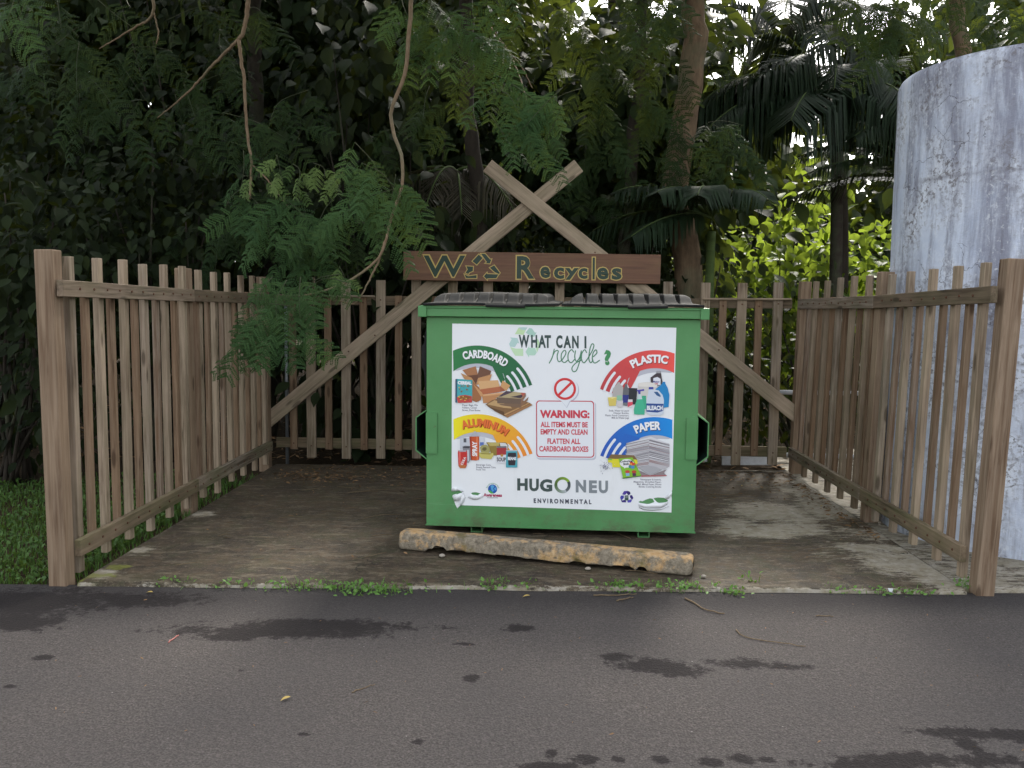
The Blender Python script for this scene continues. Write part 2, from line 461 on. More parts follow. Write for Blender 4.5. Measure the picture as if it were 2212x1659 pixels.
def slab_mat():
    t = NT('stained_concrete'); v = t.coord('Object')
    fine = t.noise(v, 110, 4, .7); mid = t.noise(v, 14, 7, .72); st = t.noise(t.mapping(v, (7, 22, 1)), 1.0, 6, .7)
    grime = t.mix(t.ramp(mid, [(.38, 0.0), (.62, 1.0)]), (.018, .013, .008), (.082, .056, .034))
    grime = t.mix(t.ramp(st, [(.50, 0.0), (.66, .6)]), grime, (.115, .088, .055))
    grime = t.mix(t.ramp(t.noise(v, 3.1, 5, .7), [(.5, 0.0), (.64, .5)]), grime, (.05, .045, .017))
    grime = t.mix(t.ramp(t.noise(v, 1.7, 7, .75), [(.40, .75), (.55, 0.0)]), grime, (.016, .012, .009))
    grime = t.mix(t.ramp(t.noise(t.mapping(v, (4, 11, 4)), 1.0, 8, .8), [(.525, 0.0), (.575, .6)]), grime, (.15, .122, .082))
    grime = t.mix(t.ramp(t.noise(v, 6.3, 6, .75), [(.53, 0.0), (.58, .6)]), grime, (.040, .040, .018))
    grime = t.mix(t.ramp(t.noise(t.mapping(v, (23, 40, 20)), 1.0, 5, .8), [(.57, 0.0), (.62, .6)]), grime, (.19, .16, .115))
    grime = t.mix(t.ramp(fine, [(.45, 0.0), (.7, .35)]), grime, (.14, .115, .085))
    pale = t.mix(t.ramp(mid, [(.4, 0.0), (.7, 1.0)]), (.22, .19, .13), (.40, .375, .33))
    pm = t.math('ADD', t.attr('pale'), t.math('MULTIPLY', t.math('SUBTRACT', t.noise(t.mapping(v, (7, 20, 9)), 1.0, 8, .85), .5), 4.2))
    c = t.mix(t.ramp(pm, [(.15, 0.0), (.42, .9)]), grime, pale)
    mo = t.math('ADD', t.attr('mossy'), t.math('MULTIPLY', t.math('SUBTRACT', mid, .5), 2.0))
    c = t.mix(t.ramp(mo, [(.1, 0.0), (.4, .8)]), c, (.15, .16, .03))
    sp = t.n('TexVoronoi'); t.set(sp.inputs['Vector'], v); sp.inputs['Scale'].default_value = 26
    s = t.math('MULTIPLY', t.ramp(sp.outputs['Distance'], [(.07, 1.0), (.14, 0.0)]), t.ramp(sp.outputs['Color'], [(.86, 0.0), (.92, 1.0)]))
    c = t.mix(t.math('MULTIPLY', s, .6), c, (.3, .26, .2))
    cr = t.n('TexVoronoi', feature='DISTANCE_TO_EDGE'); t.set(cr.inputs['Vector'], t.mix(.25, v, t.noise(v, 5, 4, .6, out=1))); cr.inputs['Scale'].default_value = 1.3
    ck = t.math('MULTIPLY', t.ramp(cr.outputs[0], [(.0, 1.0), (.008, 0.0)]), t.ramp(t.noise(v, 1.1, 2), [(.5, 0.0), (.6, 1.0)]))
    c = t.mix(ck, c, (.015, .012, .01))
    return t.end(t.bsdf(c, t.ramp(mid, [(.3, .6), (.7, .95)]), t.bump(t.math('ADD', mid, fine), .35, .008), .3))
M_SLAB = slab_mat()
xs = np.linspace(-2.575, 2.42, 260)
ts = np.concatenate([[0, 0.0], np.linspace(.006, 1, 190)])
def slabfn(X, T):
    y0 = EDGE(X) + .012 * fbm(X * 6, X * 0 + 2, 4) + .02 * np.clip(fbm(X * 2.2, X * 0, 9), -.2, .4)
    Yv = y0 + T * (8.30 + .01 * X - y0)
    Z = .006 * fbm(X * 2.5, Yv * 2.5, 6)
    Z[0] = -.12
    Z[1] = Z[1] - .010
    Z[:, 0] = -.12; Z[:, -1] = -.12; Z[-1] = -.12
    return np.stack([X, Yv, Z], -1)
slab, P = grid('concrete_slab', xs, ts, slabfn, M_SLAB)
tag(slab, kind='structure')
X, Y = P[..., 0], P[..., 1]
pales = [(1640, 1110, 130, 34), (1700, 1140, 120, 24), (1590, 1130, 90, 26), (1640, 1150, 120, 18), (1880, 1185, 90, 14), (1780, 1090, 70, 50), (1880, 1150, 100, 20), (1950, 1215, 130, 34), (2040, 1235, 90, 40),
         (1745, 1050, 30, 30), (215, 1240, 60, 14), (300, 1190, 40, 14), (440, 1110, 30, 8), (1600, 1016, 90, 5)]
f = field(X, Y, [ell(*e_, 0) for e_ in pales], .75, 3.5, 31)
d = Y - EDGE(X)
f = np.maximum(f, .75 - d / .035 + 1.6 * fbm(X * 5, Y * 9, 77))
f[:2] = .45 + 1.2 * fbm(X[:2] * 4, X[:2] * 0 + 1, 78)
point_attr(slab, 'pale', f.ravel())
f = field(X, Y, [ell(*e_, 0) for e_ in [(205, 1243, 60, 8), (260, 1225, 40, 8), (170, 1252, 20, 10)]], .4, 8, 41)
point_attr(slab, 'mossy', f.ravel())

pad, P = grid('concrete_pad', np.linspace(2.43, 9, 60), np.concatenate([[0], np.linspace(.01, 1, 50)]),
              lambda X, T: np.stack([X, EDGE(X) + .02 + T * 5, np.where(T == 0, -.1, -.018 + .004 * fbm(X * 4, T * 18, 2))], -1), M_SLAB)
tag(pad, kind='structure')
point_attr(pad, 'pale', (.45 + .7 * fbm(P[..., 0] * 2, P[..., 1] * 2, 15)).ravel())
point_attr(pad, 'mossy', np.full(P.shape[0] * P.shape[1], -1.5))

# ------------------------------------------------------------------ boards and fences
def pmat(parent):
    return Matrix.LocRotScale(parent.location, parent.rotation_euler, None) if parent is not None else Matrix()
def board(name, parent, p0, p1, wdir, width, thick, mat, nails=(), nside=1, bev=.003):
    """a sawn board from p0 to p1; width along wdir; nails: list of (distance along, offset across)"""
    p0, p1 = Vector(p0), Vector(p1)
    L = (p1 - p0).length
    z = (p1 - p0).normalized()
    x = Vector(wdir); x = (x - z * x.dot(z)).normalized()
    y = z.cross(x)
    bm = bmesh.new()
    box_bm(bm, -width / 2, width / 2, -thick / 2, thick / 2, 0, L)
    bmesh.ops.bevel(bm, geom=list(bm.edges), offset=bev, segments=1, affect='EDGES')
    for (s_, o_) in nails:
        c = bmesh.ops.create_cone(bm, cap_ends=True, segments=8, radius1=.0085, radius2=.006, depth=.008,
                                  matrix=Matrix.Translation((o_, nside * (thick / 2 + .002), s_)) @ Matrix.Rotation(R(-90 * nside), 4, 'X'))
        for v_ in c['verts']:
            for f_ in v_.link_faces: f_.material_index = 1
    o = bm_obj(name, bm, [mat, M_NAIL], parent)
    M = Matrix((x, y, z)).transposed().to_4x4()
    M.translation = p0
    o.matrix_local = pmat(parent).inverted() @ M
    return o

def jit(a): return random.uniform(-a, a)
# --- left fence
LX = -2.665
f_left = thing('picket_fence', 'slatted wooden fence on the lawn side, left of the dumpster', 'fence', (LX, 6.4, 0), group='timber fences round the dumpster bay')
def post(parent, x, y, h, lean=0, s=.097, mat=W_POST):
    return board('post', parent, (x, y, -.12), (x + lean, y, h), (1, 0, 0), s, s, mat, bev=.005)
post(f_left, LX, 4.65, 1.835, -.012, .10); post(f_left, LX, 6.42, 1.815, -.005); post(f_left, LX, 8.26, 1.815)
yt = [4.79 + .308 * k for k in range(12) if abs(4.79 + .308 * k - 6.42) > .07]
ysh = [4.79 + .154 + .308 * k for k in range(11)]
nl = [(y - 4.62, jit(.006)) for y in sorted(yt + ysh)]
board('rail', f_left, (-2.598, 4.615, 1.628), (-2.598, 6.4, 1.612), (0, 0, 1), .09, .038, W_RAIL, nl[:11], 1)
board('rail', f_left, (-2.598, 6.404, 1.612), (-2.598, 8.22, 1.602), (0, 0, 1), .09, .038, W_RAIL, [(a - 1.79, b) for a, b in nl[11:]], 1)
board('rail', f_left, (-2.598, 4.70, .165), (-2.598, 6.4, .175), (0, 0, 1), .095, .038, W_MOSS, [(a - .08, b) for a, b in nl[:11]], 1)
board('rail', f_left, (-2.598, 6.404, .175), (-2.598, 8.22, .185), (0, 0, 1), .095, .038, W_MOSS, [(a - 1.79, b) for a, b in nl[11:]], 1)
for y in yt:
    x = LX + .024
    board('picket', f_left, (x + jit(.004), y + jit(.010), .015 + jit(.018)), (x + jit(.007), y + jit(.010), 1.815 + jit(.012)), (0, 1, 0), .055, .040, W_TALL)
for y in ysh:
    if abs(y - 6.42) < .07: y += .09
    board('picket', f_left, (LX + .024, y + jit(.006), .128), (LX + .024, y + jit(.006), 1.655 + jit(.006)), (0, 1, 0), .044, .036, W_SHORT)

# --- right fence (leans a little outwards)
RX = 2.475
f_right = thing('picket_fence', 'slatted wooden fence in front of the whitewashed round tank', 'fence', (RX, 6.4, 0), group='timber fences round the dumpster bay')
def rx(z): return RX + .025 * z
post(f_right, 2.49, 4.80, 1.835, .068, .098); post(f_right, RX, 6.42, 1.83, .045, .1); post(f_right, RX, 8.30, 1.815, .03)
yt = [5.03 + .328 * k for k in range(10) if abs(5.03 + .328 * k - 6.42) > .10]
yt = [4.98, 5.12 + .0, 5.44, 5.77, 6.10, 6.66, 6.98, 7.30, 7.62, 7.94]
yt = [4.95, 5.27, 5.60, 5.93, 6.24, 6.66, 6.98, 7.30, 7.62, 7.94]
ysh = [5.11, 5.43, 5.76, 6.08, 6.54, 6.82, 7.14, 7.46, 7.78, 8.10]
nl = sorted(yt + ysh)
board('rail', f_right, (rx(1.63) - .067, 6.41, 1.612), (rx(1.63) - .067, 4.76, 1.642), (0, 0, 1), .092, .038, W_RAIL, [(6.41 - y, jit(.006)) for y in nl if y < 6.4], 1)
board('rail', f_right, (rx(1.6) - .067, 8.26, 1.602), (rx(1.6) - .067, 6.414, 1.612), (0, 0, 1), .092, .038, W_RAIL, [(8.26 - y, jit(.006)) for y in nl if y > 6.42], 1)
board('rail', f_right, (rx(0) - .062, 6.41, .185), (rx(0) - .062, 4.86, .18), (0, 0, 1), .095, .038, W_MOSS, [(6.41 - y, jit(.006)) for y in nl if y < 6.4], 1)
board('rail', f_right, (rx(0) - .062, 8.26, .19), (rx(0) - .062, 6.414, .185), (0, 0, 1), .095, .038, W_MOSS, [(8.26 - y, jit(.006)) for y in nl if y > 6.42], 1)
for y in yt:
    board('picket', f_right, (rx(0) - .022, y + jit(.006), .02 + jit(.012)), (rx(1.8) - .025, y + jit(.008), 1.815 + jit(.012)), (0, 1, 0), .055, .040, W_TALL)
for y in ysh:
    board('picket', f_right, (rx(0) - .022, y + jit(.006), .13), (rx(1.65) - .024, y + jit(.006), 1.655 + jit(.005)), (0, 1, 0), .044, .036, W_SHORT)

# --- back fence
BY = 8.40
f_back = thing('picket_fence', 'slatted wooden fence across the back of the bay, behind the green dumpster', 'fence', (-.1, BY, 0), group='timber fences round the dumpster bay')
nails_r = []
board('rail', f_back, (-2.60, BY + .02, 1.598), (2.42, BY + .02, 1.605), (0, 0, 1), .09, .038, W_RAIL)
board('rail', f_back, (-2.60, BY + .02, .19), (2.42, BY + .02, .165), (0, 0, 1), .10, .038, W_MOSS)
board('strip', f_back, (-2.58, BY - .052, 1.642), (-1.60, BY - .052, 1.640), (0, 0, 1), .018, .02, W_TALL)
board('strip', f_back, (1.55, BY - .052, 1.645), (2.40, BY - .052, 1.65), (0, 0, 1), .018, .02, W_TALL)
xt = [-2.242 + .3475 * k for k in range(14)]
for x in xt + [.775]:
    if x == xt[9]: continue
    board('picket', f_back, (x + jit(.008), BY - .019, .045 + jit(.012)), (x + jit(.008), BY - .019, 1.805 + jit(.012)), (1, 0, 0), .089, .038, W_TALL,
          [(.12, 0), (1.56, 0)], 1 if False else -1)
for x in [-2.242 + .174 + .3475 * k for k in range(-1, 13)]:
    board('picket', f_back, (x + jit(.008), BY - .017, .13), (x + jit(.008), BY - .017, 1.645 + jit(.004)), (1, 0, 0), .068, .034, W_SHORT, [(.06, 0), (1.45, 0)], -1)

# --- crossed boards with the carved sign
sgn = thing('hanging_sign', 'brown wooden sign reading We Recycles on two crossed boards above the dumpster', 'sign', (-.09, 8.33, 0))
b0, b1 = at(572, 914, 8.325), at(1250, 358, 8.325)
board('crossed_board', sgn, b0, b1, (0, 0, 1), .137, .038, W_BRACE, [(1.1, .02), (1.4, -.02), (2.6, 0)], 1, .004)
b0, b1 = at(1724, 900, 8.284), at(1053, 358, 8.284)
board('crossed_board', sgn, b0, b1, (0, 0, 1), .137, .038, W_BRACE, [(1.0, .02), (1.3, -.02), (2.5, 0)], -1, .004)
SY = 8.222
c = [at(871, 541.5, SY), at(1427.5, 550.5, SY), at(1426.5, 613.5, SY), at(871.5, 605, SY)]
cx = sum(p[0] for p in c) / 4; cz = sum(p[2] for p in c) / 4
sw = ((c[1][0] - c[0][0]) + (c[2][0] - c[3][0])) / 2; sh = ((c[0][2] - c[3][2]) + (c[1][2] - c[2][2])) / 2
tilt = math.atan2(c[1][2] - c[0][2] + c[2][2] - c[3][2], 2 * sw)
bm = bmesh.new(); box_bm(bm, -sw / 2, sw / 2, -.019, .019, -sh / 2, sh / 2)
sb = bm_obj('sign_board', bm, M_SIGN, sgn, .004, 1)
sb.matrix_local = pmat(sgn).inverted() @ (Matrix.Translation((cx, SY + .019, cz)) @ Matrix.Rotation(-tilt, 4, 'Y'))

# ------------------------------------------------------------------ printed graphics helpers
def homography(src, dst):
    A = []
    for (x, y), (u, v) in zip(src, dst):
        A.append([x, y, 1, 0, 0, 0, -u * x, -u * y, -u]); A.append([0, 0, 0, x, y, 1, -v * x, -v * y, -v])
    return np.linalg.svd(np.array(A, float))[2][-1].reshape(3, 3)
def hmap(Hm, P):
    P = np.asarray(P, float); q = np.c_[P, np.ones(len(P))] @ Hm.T
    return q[:, :2] / q[:, 2:]
_tc = {}
def glyphs(s, offset=0.0, res=3):
    key = (s, offset)
    if key not in _tc:
        cu = bpy.data.curves.new('t', 'FONT'); cu.body = s; cu.size = 1.0; cu.offset = offset; cu.resolution_u = res
        ob = bpy.data.objects.new('t', cu); COL.objects.link(ob)
        dg = bpy.context.evaluated_depsgraph_get()
        me = bpy.data.meshes.new_from_object(ob.evaluated_get(dg))
        V = np.array([v.co[:2] for v in me.vertices]); F = [tuple(p.vertices) for p in me.polygons]
        bpy.data.objects.remove(ob); bpy.data.curves.remove(cu); bpy.data.meshes.remove(me)
        _tc[key] = (V, F)
    return _tc[key]
class Ink:
    """collects flat printed shapes in measured coordinates and links them as one mesh lying on its panel"""
    def __init__(self, Hm, y0, step=.0006): self.H, self.y0, self.step = Hm, y0, step; self.V, self.F, self.C = [], [], []; self.n = 0
    def raw(self, P, F, col, layer=1):
        q = hmap(self.H, P)
        self.k = getattr(self, 'k', 0) + 1                # every shape a hair proud of the one before it
        self.V.append(np.c_[q[:, 0], np.full(len(q), self.y0 - layer * self.step - self.k * 1.2e-5), q[:, 1]])
        self.F += [tuple(i + self.n for i in f) for f in F]
        c = np.append(lin(col) * .86, 1.0); self.C += [c] * len(F); self.n += len(q)
        return self
    def poly(self, P, col, layer=1): return self.raw(P, [tuple(range(len(P)))], col, layer)
    def disc(self, cx, cy, rx, col, layer=1, ry=None, n=24):
        a = np.linspace(0, 2 * np.pi, n, endpoint=False); return self.poly(np.c_[cx + rx * np.cos(a), cy + (ry or rx) * np.sin(a)], col, layer)
    def band(self, cx, cy, r0, r1, a0, a1, col, layer=1, n=40, col2=None):
        a = np.radians(np.linspace(a0, a1, n)); P0 = np.c_[cx + r0 * np.cos(a), cy - r0 * np.sin(a)]; P1 = np.c_[cx + r1 * np.cos(a), cy - r1 * np.sin(a)]
        for i in range(n - 1):
            cc = col if col2 is None else np.array(col) + (np.array(col2) - np.array(col)) * i / (n - 2)
            self.poly([P0[i], P0[i + 1], P1[i + 1], P1[i]], cc, layer)
        return self
    def stroke(self, pts, wd, col, layer=1, n=40):
        p = smooth_path(np.c_[np.array(pts, float), np.zeros(len(pts))], n)[:, :2]; t = np.gradient(p, axis=0); t /= np.linalg.norm(t, axis=1)[:, None] + 1e-9
        nn = np.c_[-t[:, 1], t[:, 0]] * wd / 2; P = np.r_[p + nn, p - nn]
        return self.raw(P, [(i, i + 1, n + i + 1, n + i) for i in range(n - 1)], col, layer)
    def text(self, s, x0, x1, yt, yb, col, layer=1, offset=.02, ref=None, slant=0.0, drop=0.0):
        """fit the text's own box to [x0,x1]x[yt,yb] (yb = baseline if ref given as cap letter)"""
        V, F = glyphs(s, offset)
        V2, _ = glyphs(ref, offset) if ref else (V, F)
        a = (V[:, 0] - V[:, 0].min()) / (np.ptp(V[:, 0]) + 1e-9)
        b = (V[:, 1] - V2[:, 1].min()) / (np.ptp(V2[:, 1]) + 1e-9)
        return self.raw(np.c_[x0 + a * (x1 - x0), yb - b * (yb - yt) + drop * a], F, col, layer)
    def arctext(self, s, cx, cy, r0, r1, a0, a1, col, layer=1, offset=.03):
        V, F = glyphs(s, offset)
        a = np.radians(a0 + (V[:, 0] - V[:, 0].min()) / np.ptp(V[:, 0]) * (a1 - a0)); r = r0 + (V[:, 1] - V[:, 1].min()) / np.ptp(V[:, 1]) * (r1 - r0)
        return self.raw(np.c_[cx + r * np.cos(a), cy - r * np.sin(a)], F, col, layer)
    def done(self, name, parent, mat=None):
        return mesh_np(name, np.concatenate(self.V), self.F, mat or M_INK, parent, col=self.C)

# --- the carved letters on the sign board (measured on an enlargement of the sign)
HS = homography([(80, 738), (2002, 760), (1998, 985), (80, 957)], [(-sw / 2, sh / 2), (sw / 2, sh / 2), (sw / 2, -sh / 2), (-sw / 2, -sh / 2)])
GOLD, DKG = (205, 178, 105), (42, 66, 54)
def carve(name, s, x0, x1, yt, yb, off=.0, g=7, drop=0):
    k = Ink(HS, -.0195, .0012); gi = Ink(HS, -.0195, .0012)
    V, _ = glyphs(s, off)
    hgt = np.ptp(V[:, 1]); o2 = off + (g / max(1, (yb - yt))) * hgt
    gi.text(s, x0 - g, x1 + g, yt - g, yb + g, GOLD, 1, o2, drop=drop)
    o = gi.done(name, sb)
    k.text(s, x0 + g * .3, x1 - g * .3, yt + g * .3, yb - g * .3, DKG, 2, off, drop=drop)
    k.done('green_fill', o)
carve('letter', 'W', 226, 538, 770, 935, .015)
carve('letter', 'R', 916, 1052, 772, 948, .03)
for ch, x0, x1, yt, yb in (('e', 1092, 1168, 852, 942), ('c', 1194, 1274, 858, 948), ('y', 1276, 1384, 862, 955), ('c', 1378, 1450, 862, 948),
                           ('l', 1484, 1504, 782, 952), ('e', 1518, 1606, 858, 952), ('s', 1628, 1706, 862, 954)):
    carve('letter', ch, x0, x1, yt, yb, .035, 6)
def arrows(ink_g, ink_d, polys, g):
    for p in polys:
        p = np.array(p, float); c = p.mean(0)
        ink_g.poly(p, GOLD, 1)
        # inset copy for the green
        n = len(p); q = []
        area = .5 * sum(p[i][0] * p[(i + 1) % n][1] - p[(i + 1) % n][0] * p[i][1] for i in range(n))
        sg = 1 if area > 0 else -1
        for i in range(n):
            a, b, d_ = p[i - 1], p[i], p[(i + 1) % n]
            e1 = (b - a) / np.linalg.norm(b - a); e2 = (d_ - b) / np.linalg.norm(d_ - b)
            n1 = np.array([-e1[1], e1[0]]) * sg; n2 = np.array([-e2[1], e2[0]]) * sg
            m = n1 + n2; m /= np.linalg.norm(m) + 1e-9
            q.append(b + m * g / max(.45, m.dot(n1)))
        ink_d.poly(q, DKG, 2)
gi, di = Ink(HS, -.0195, .0012), Ink(HS, -.0195, .0012)
arrows(gi, di, [[(580, 815), (635, 755), (672, 790), (622, 848)],
                [(640, 752), (685, 752), (722, 795), (738, 792), (722, 838), (672, 832), (688, 820)],
                [(535, 846), (600, 850), (598, 892), (570, 905), (562, 918), (530, 905), (548, 876)],
                [(521, 905), (560, 922), (626, 912), (626, 948), (540, 948)],
                [(708, 862), (752, 838), (800, 902), (788, 918), (752, 902)],
                [(666, 928), (700, 890), (703, 905), (792, 908), (770, 948), (705, 950), (704, 966)]], 6)
o = gi.done('recycling_arrows', sb)
di.done('green_fill', o)

# ------------------------------------------------------------------ the dumpster
DO = (0.147, 5.775, 0.0)
dump = thing('dumpster', 'green steel dumpster with black ridged lids and a white recycling sticker on its front', 'dumpster', DO, R(-2.8))
BW0, BW1, BD = -.912, .912, 1.22
bm = bmesh.new()
# open-topped box: front, back, two sides, floor - each plate butted against the next
box_bm(bm, BW0, BW1, 0, .006, .05, 1.478)
box_bm(bm, BW0, BW1, BD - .006, BD, .05, 1.478)
box_bm(bm, BW0, BW0 + .006, .006, BD - .006, .05, 1.478)
box_bm(bm, BW1 - .006, BW1, .006, BD - .006, .05, 1.478)
box_bm(bm, BW0 + .006, BW1 - .006, .006, BD - .006, .05, .056)
box_bm(bm, BW0 - .006, BW1 + .006, -.010, .0, .046, .056)          # folded bottom edge
bm_obj('body', bm, M_DUMP, dump, .0015)
bm = bmesh.new()
box_bm(bm, -.945, .945, -.035, -.001, 1.482, 1.545)                   # rim channel along the front
box_bm(bm, -.945, .945, -.045, -.020, 1.537, 1.556)
box_bm(bm, -.945, -.913, .0, BD + .02, 1.485, 1.552)
box_bm(bm, .913, .945, .0, BD + .02, 1.485, 1.552)
box_bm(bm, -.912, .912, BD + .001, BD + .03, 1.485, 1.552)
box_bm(bm, -.962, -.905, -.052, -.036, 1.478, 1.553)                  # welded corner caps
box_bm(bm, .905, .962, -.052, -.036, 1.478, 1.553)
box_bm(bm, -.962, -.946, -.036, .05, 1.478, 1.553)
box_bm(bm, .946, .962, -.036, .05, 1.478, 1.553)
bm_obj('rim', bm, M_DUMP, dump, .004, 2)
def sstep(a, b, x):
    t = np.clip((x - a) / (b - a), 0, 1); return t * t * (3 - 2 * t)
def lid(x0, x1):
    xs = np.linspace(x0, x1, 260); ys = np.concatenate([np.linspace(-.065, .35, 50), np.linspace(.37, BD + .03, 24)])
    X, Y = np.meshgrid(xs, ys)
    ed = np.minimum(np.minimum((X - x0) / .12, (x1 - X) / .12), (Y + .04 + .012) / .16)
    a = sstep(0.0, 1.0, ed)
    ph = (X - x0 - .055) / (x1 - x0 - .11) * 8
    fr = ph - np.floor(ph)
    rib = sstep(.0, .09, fr) * (1 - sstep(.78, .93, fr)) * (ph > 0) * (ph < 8)
    bow = .012 * np.sin(np.pi * (X - x0) / (x1 - x0))
    Z = 1.574 + .02 * np.clip(Y, 0, 2) + a * (.012 + .046 * rib) + bow * a + .003 * np.sin(X * 9 + 1)
    Z = Z - .010 * (np.abs(X - (x0 + x1) / 2 - .1) < .13) * (Y < -.045)
    P = np.stack([X, Y, Z], -1)
    ny, nx = X.shape
    Pb = P.copy(); Pb[..., 2] = np.minimum(Z - .016, 1.562 + .02 * np.clip(Y, 0, 2) + .7 * (Z - 1.574 - .02 * np.clip(Y, 0, 2)))
    V = np.concatenate([P.reshape(-1, 3), Pb.reshape(-1, 3)])
    i = np.arange(nx * ny).reshape(ny, nx); j = i + nx * ny
    top = np.stack([i[:-1, :-1], i[:-1, 1:], i[1:, 1:], i[1:, :-1]], -1).reshape(-1, 4)
    bot = np.stack([j[:-1, :-1], j[1:, :-1], j[1:, 1:], j[:-1, 1:]], -1).reshape(-1, 4)
    def wall(a_, b_): return np.stack([a_[:-1], b_[:-1], b_[1:], a_[1:]], -1)
    F = np.concatenate([top, bot, wall(j[0], i[0])[:, [0, 3, 2, 1]], wall(i[-1], j[-1])[:, [0, 3, 2, 1]], wall(i[:, 0], j[:, 0])[:, [0, 3, 2, 1]], wall(j[:, -1], i[:, -1])[:, [0, 3, 2, 1]]])
    return mesh_np('lid', V, F, M_LID, dump, smooth=True)
lid(-.925, -.022); lid(-.002, .925)
def pocket(s):
    prof = [(.9125, .848), (.988, .795), (.988, .565), (.9125, .505)]
    bm = bmesh.new()
    y0, y1, t = -.004, 1.12, .008
    for (ax, az), (bx, bz) in zip(prof[:-1], prof[1:]):
        d = Vector((bx - ax, bz - az)).normalized(); nrm = Vector((-d.y, d.x)) * -t if False else Vector((d.y, -d.x)) * t
        q = [(ax, az), (bx, bz), (bx - abs(nrm.x), bz + (t * .7 if bz < .7 else -t * .7)), (ax - abs(nrm.x) * (ax > .95), az + (t * .9 if az < .7 else -t * .9))]
        vs = [bm.verts.new((s * x, y, z)) for y in (y0, y1) for x, z in q]
        for f in ((0, 1, 2, 3), (7, 6, 5, 4), (0, 4, 5, 1), (1, 5, 6, 2), (2, 6, 7, 3), (3, 7, 4, 0)):
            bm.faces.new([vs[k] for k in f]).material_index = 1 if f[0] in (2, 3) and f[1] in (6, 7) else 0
    vs = [bm.verts.new((s * x, y1 - .02, z)) for x, z in prof]; bm.faces.new(vs).material_index = 1     # added rear plate, coloured dark as the pocket's shade
    vs = [bm.verts.new((s * .9126, y, z)) for y, z in ((0, .52), (y1, .52), (y1, .84), (0, .84))]; bm.faces.new(vs).material_index = 1  # added side plate in the same painted shade
    x0, x1 = sorted((s * .838, s * .914))
    box_bm(bm, x0, x1, -.013, -.001, .548, .828)                          # face plate
    return bm_obj('fork_pocket', bm, [M_DUMP, M_SHADEIN], dump, 0)
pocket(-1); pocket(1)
for lx in (-.566, .575):
    bm = bmesh.new()
    box_bm(bm, lx - .04, lx + .04, .02, 1.2, .0, .006); box_bm(bm, lx - .04, lx + .04, .02, 1.2, .039, .045)
    box_bm(bm, lx - .04, lx - .034, .02, 1.2, .006, .039); box_bm(bm, lx + .034, lx + .04, .02, 1.2, .006, .039)
    bm_obj('skid', bm, M_DUMP, dump, 0)
bm = bmesh.new()                                                      # black lid strap hanging at the left side
prof = [(-.918, 1.40), (-.930, 1.37), (-.932, 1.30), (-.952, 1.28), (-.952, 1.14), (-.934, 1.11), (-.925, .93), (-.918, .90)]
v0 = [bm.verts.new((x, .03, z)) for x, z in prof]; v1 = [bm.verts.new((x, .13, z)) for x, z in prof]
bm.faces.new(v0); bm.faces.new(v1[::-1])
for i in range(len(prof)):
    k = (i + 1) % len(prof); bm.faces.new((v0[i], v1[i], v1[k], v0[k]))
bm_obj('strap', bm, M_LID, dump, .002)

# ------------------------------------------------------------------ the sticker
QZ = [(274, 255), (1672, 275), (1640, 1433), (262, 1402)]
QP = [(-.737, 1.435), (.755, 1.424), (.755, .183), (-.737, .190)]
HP = homography(QZ, QP)
PY = -.0012
def r2(P): return [(234.2 + .4001 * x, 234.2 + .4001 * y) for x, y in P]
def r3(P): return [(937 + .4001 * x, 234.2 + .4001 * y) for x, y in P]
def r4(P): return [(234.2 + .3884 * x, 800.3 + .3884 * y) for x, y in P]
def r5(P): return [(937 + .3884 * x, 800.3 + .3884 * y) for x, y in P]
# sheet with torn lower corners: outline and holes filled together
outl = [(274, 255), (973, 265), (1672, 275), (1666, 480), (1658, 790), (1650, 1090), (1645, 1290), (1639, 1310), (1642, 1345), (1640, 1433), (1560, 1431), (1440, 1427), (1000, 1416), (700, 1409),
        (420, 1403), (330, 1401), (312, 1404), (297, 1420), (285, 1395), (270, 1350), (268, 1340), (275, 1334), (291, 1329), (300, 1336), (314, 1330), (331, 1318), (322, 1305), (300, 1303), (288, 1309), (262, 1310), (263, 1290), (266, 900), (270, 560)]
hole1 = r4([(388, 1350), (412, 1336), (470, 1332), (545, 1350), (520, 1362), (500, 1382), (460, 1376), (415, 1372)])
hole2 = r5([(1280, 1465), (1310, 1445), (1345, 1452), (1400, 1425), (1465, 1402), (1510, 1410), (1538, 1462), (1440, 1498), (1380, 1488), (1310, 1478)])
hole3 = r5([(1522, 1400), (1590, 1388), (1690, 1392), (1760, 1435), (1735, 1460), (1610, 1476), (1580, 1462), (1545, 1428)])
bm = bmesh.new()
for loop in (outl, hole1, hole2, hole3):
    q = hmap(HP, loop); vs = [bm.verts.new((x, PY, z)) for x, z in q]
    for i in range(len(vs)): bm.edges.new((vs[i], vs[(i + 1) % len(vs)]))
bmesh.ops.triangle_fill(bm, use_beauty=True, edges=list(bm.edges), normal=(0, -1, 0))
for f_ in bm.faces:
    if f_.normal.y > 0: f_.normal_flip()
me = bpy.data.meshes.new('sticker'); bm.to_mesh(me); bm.free(); me.materials.append(M_VINYL)
stick = link(bpy.data.objects.new('sticker', me), dump)

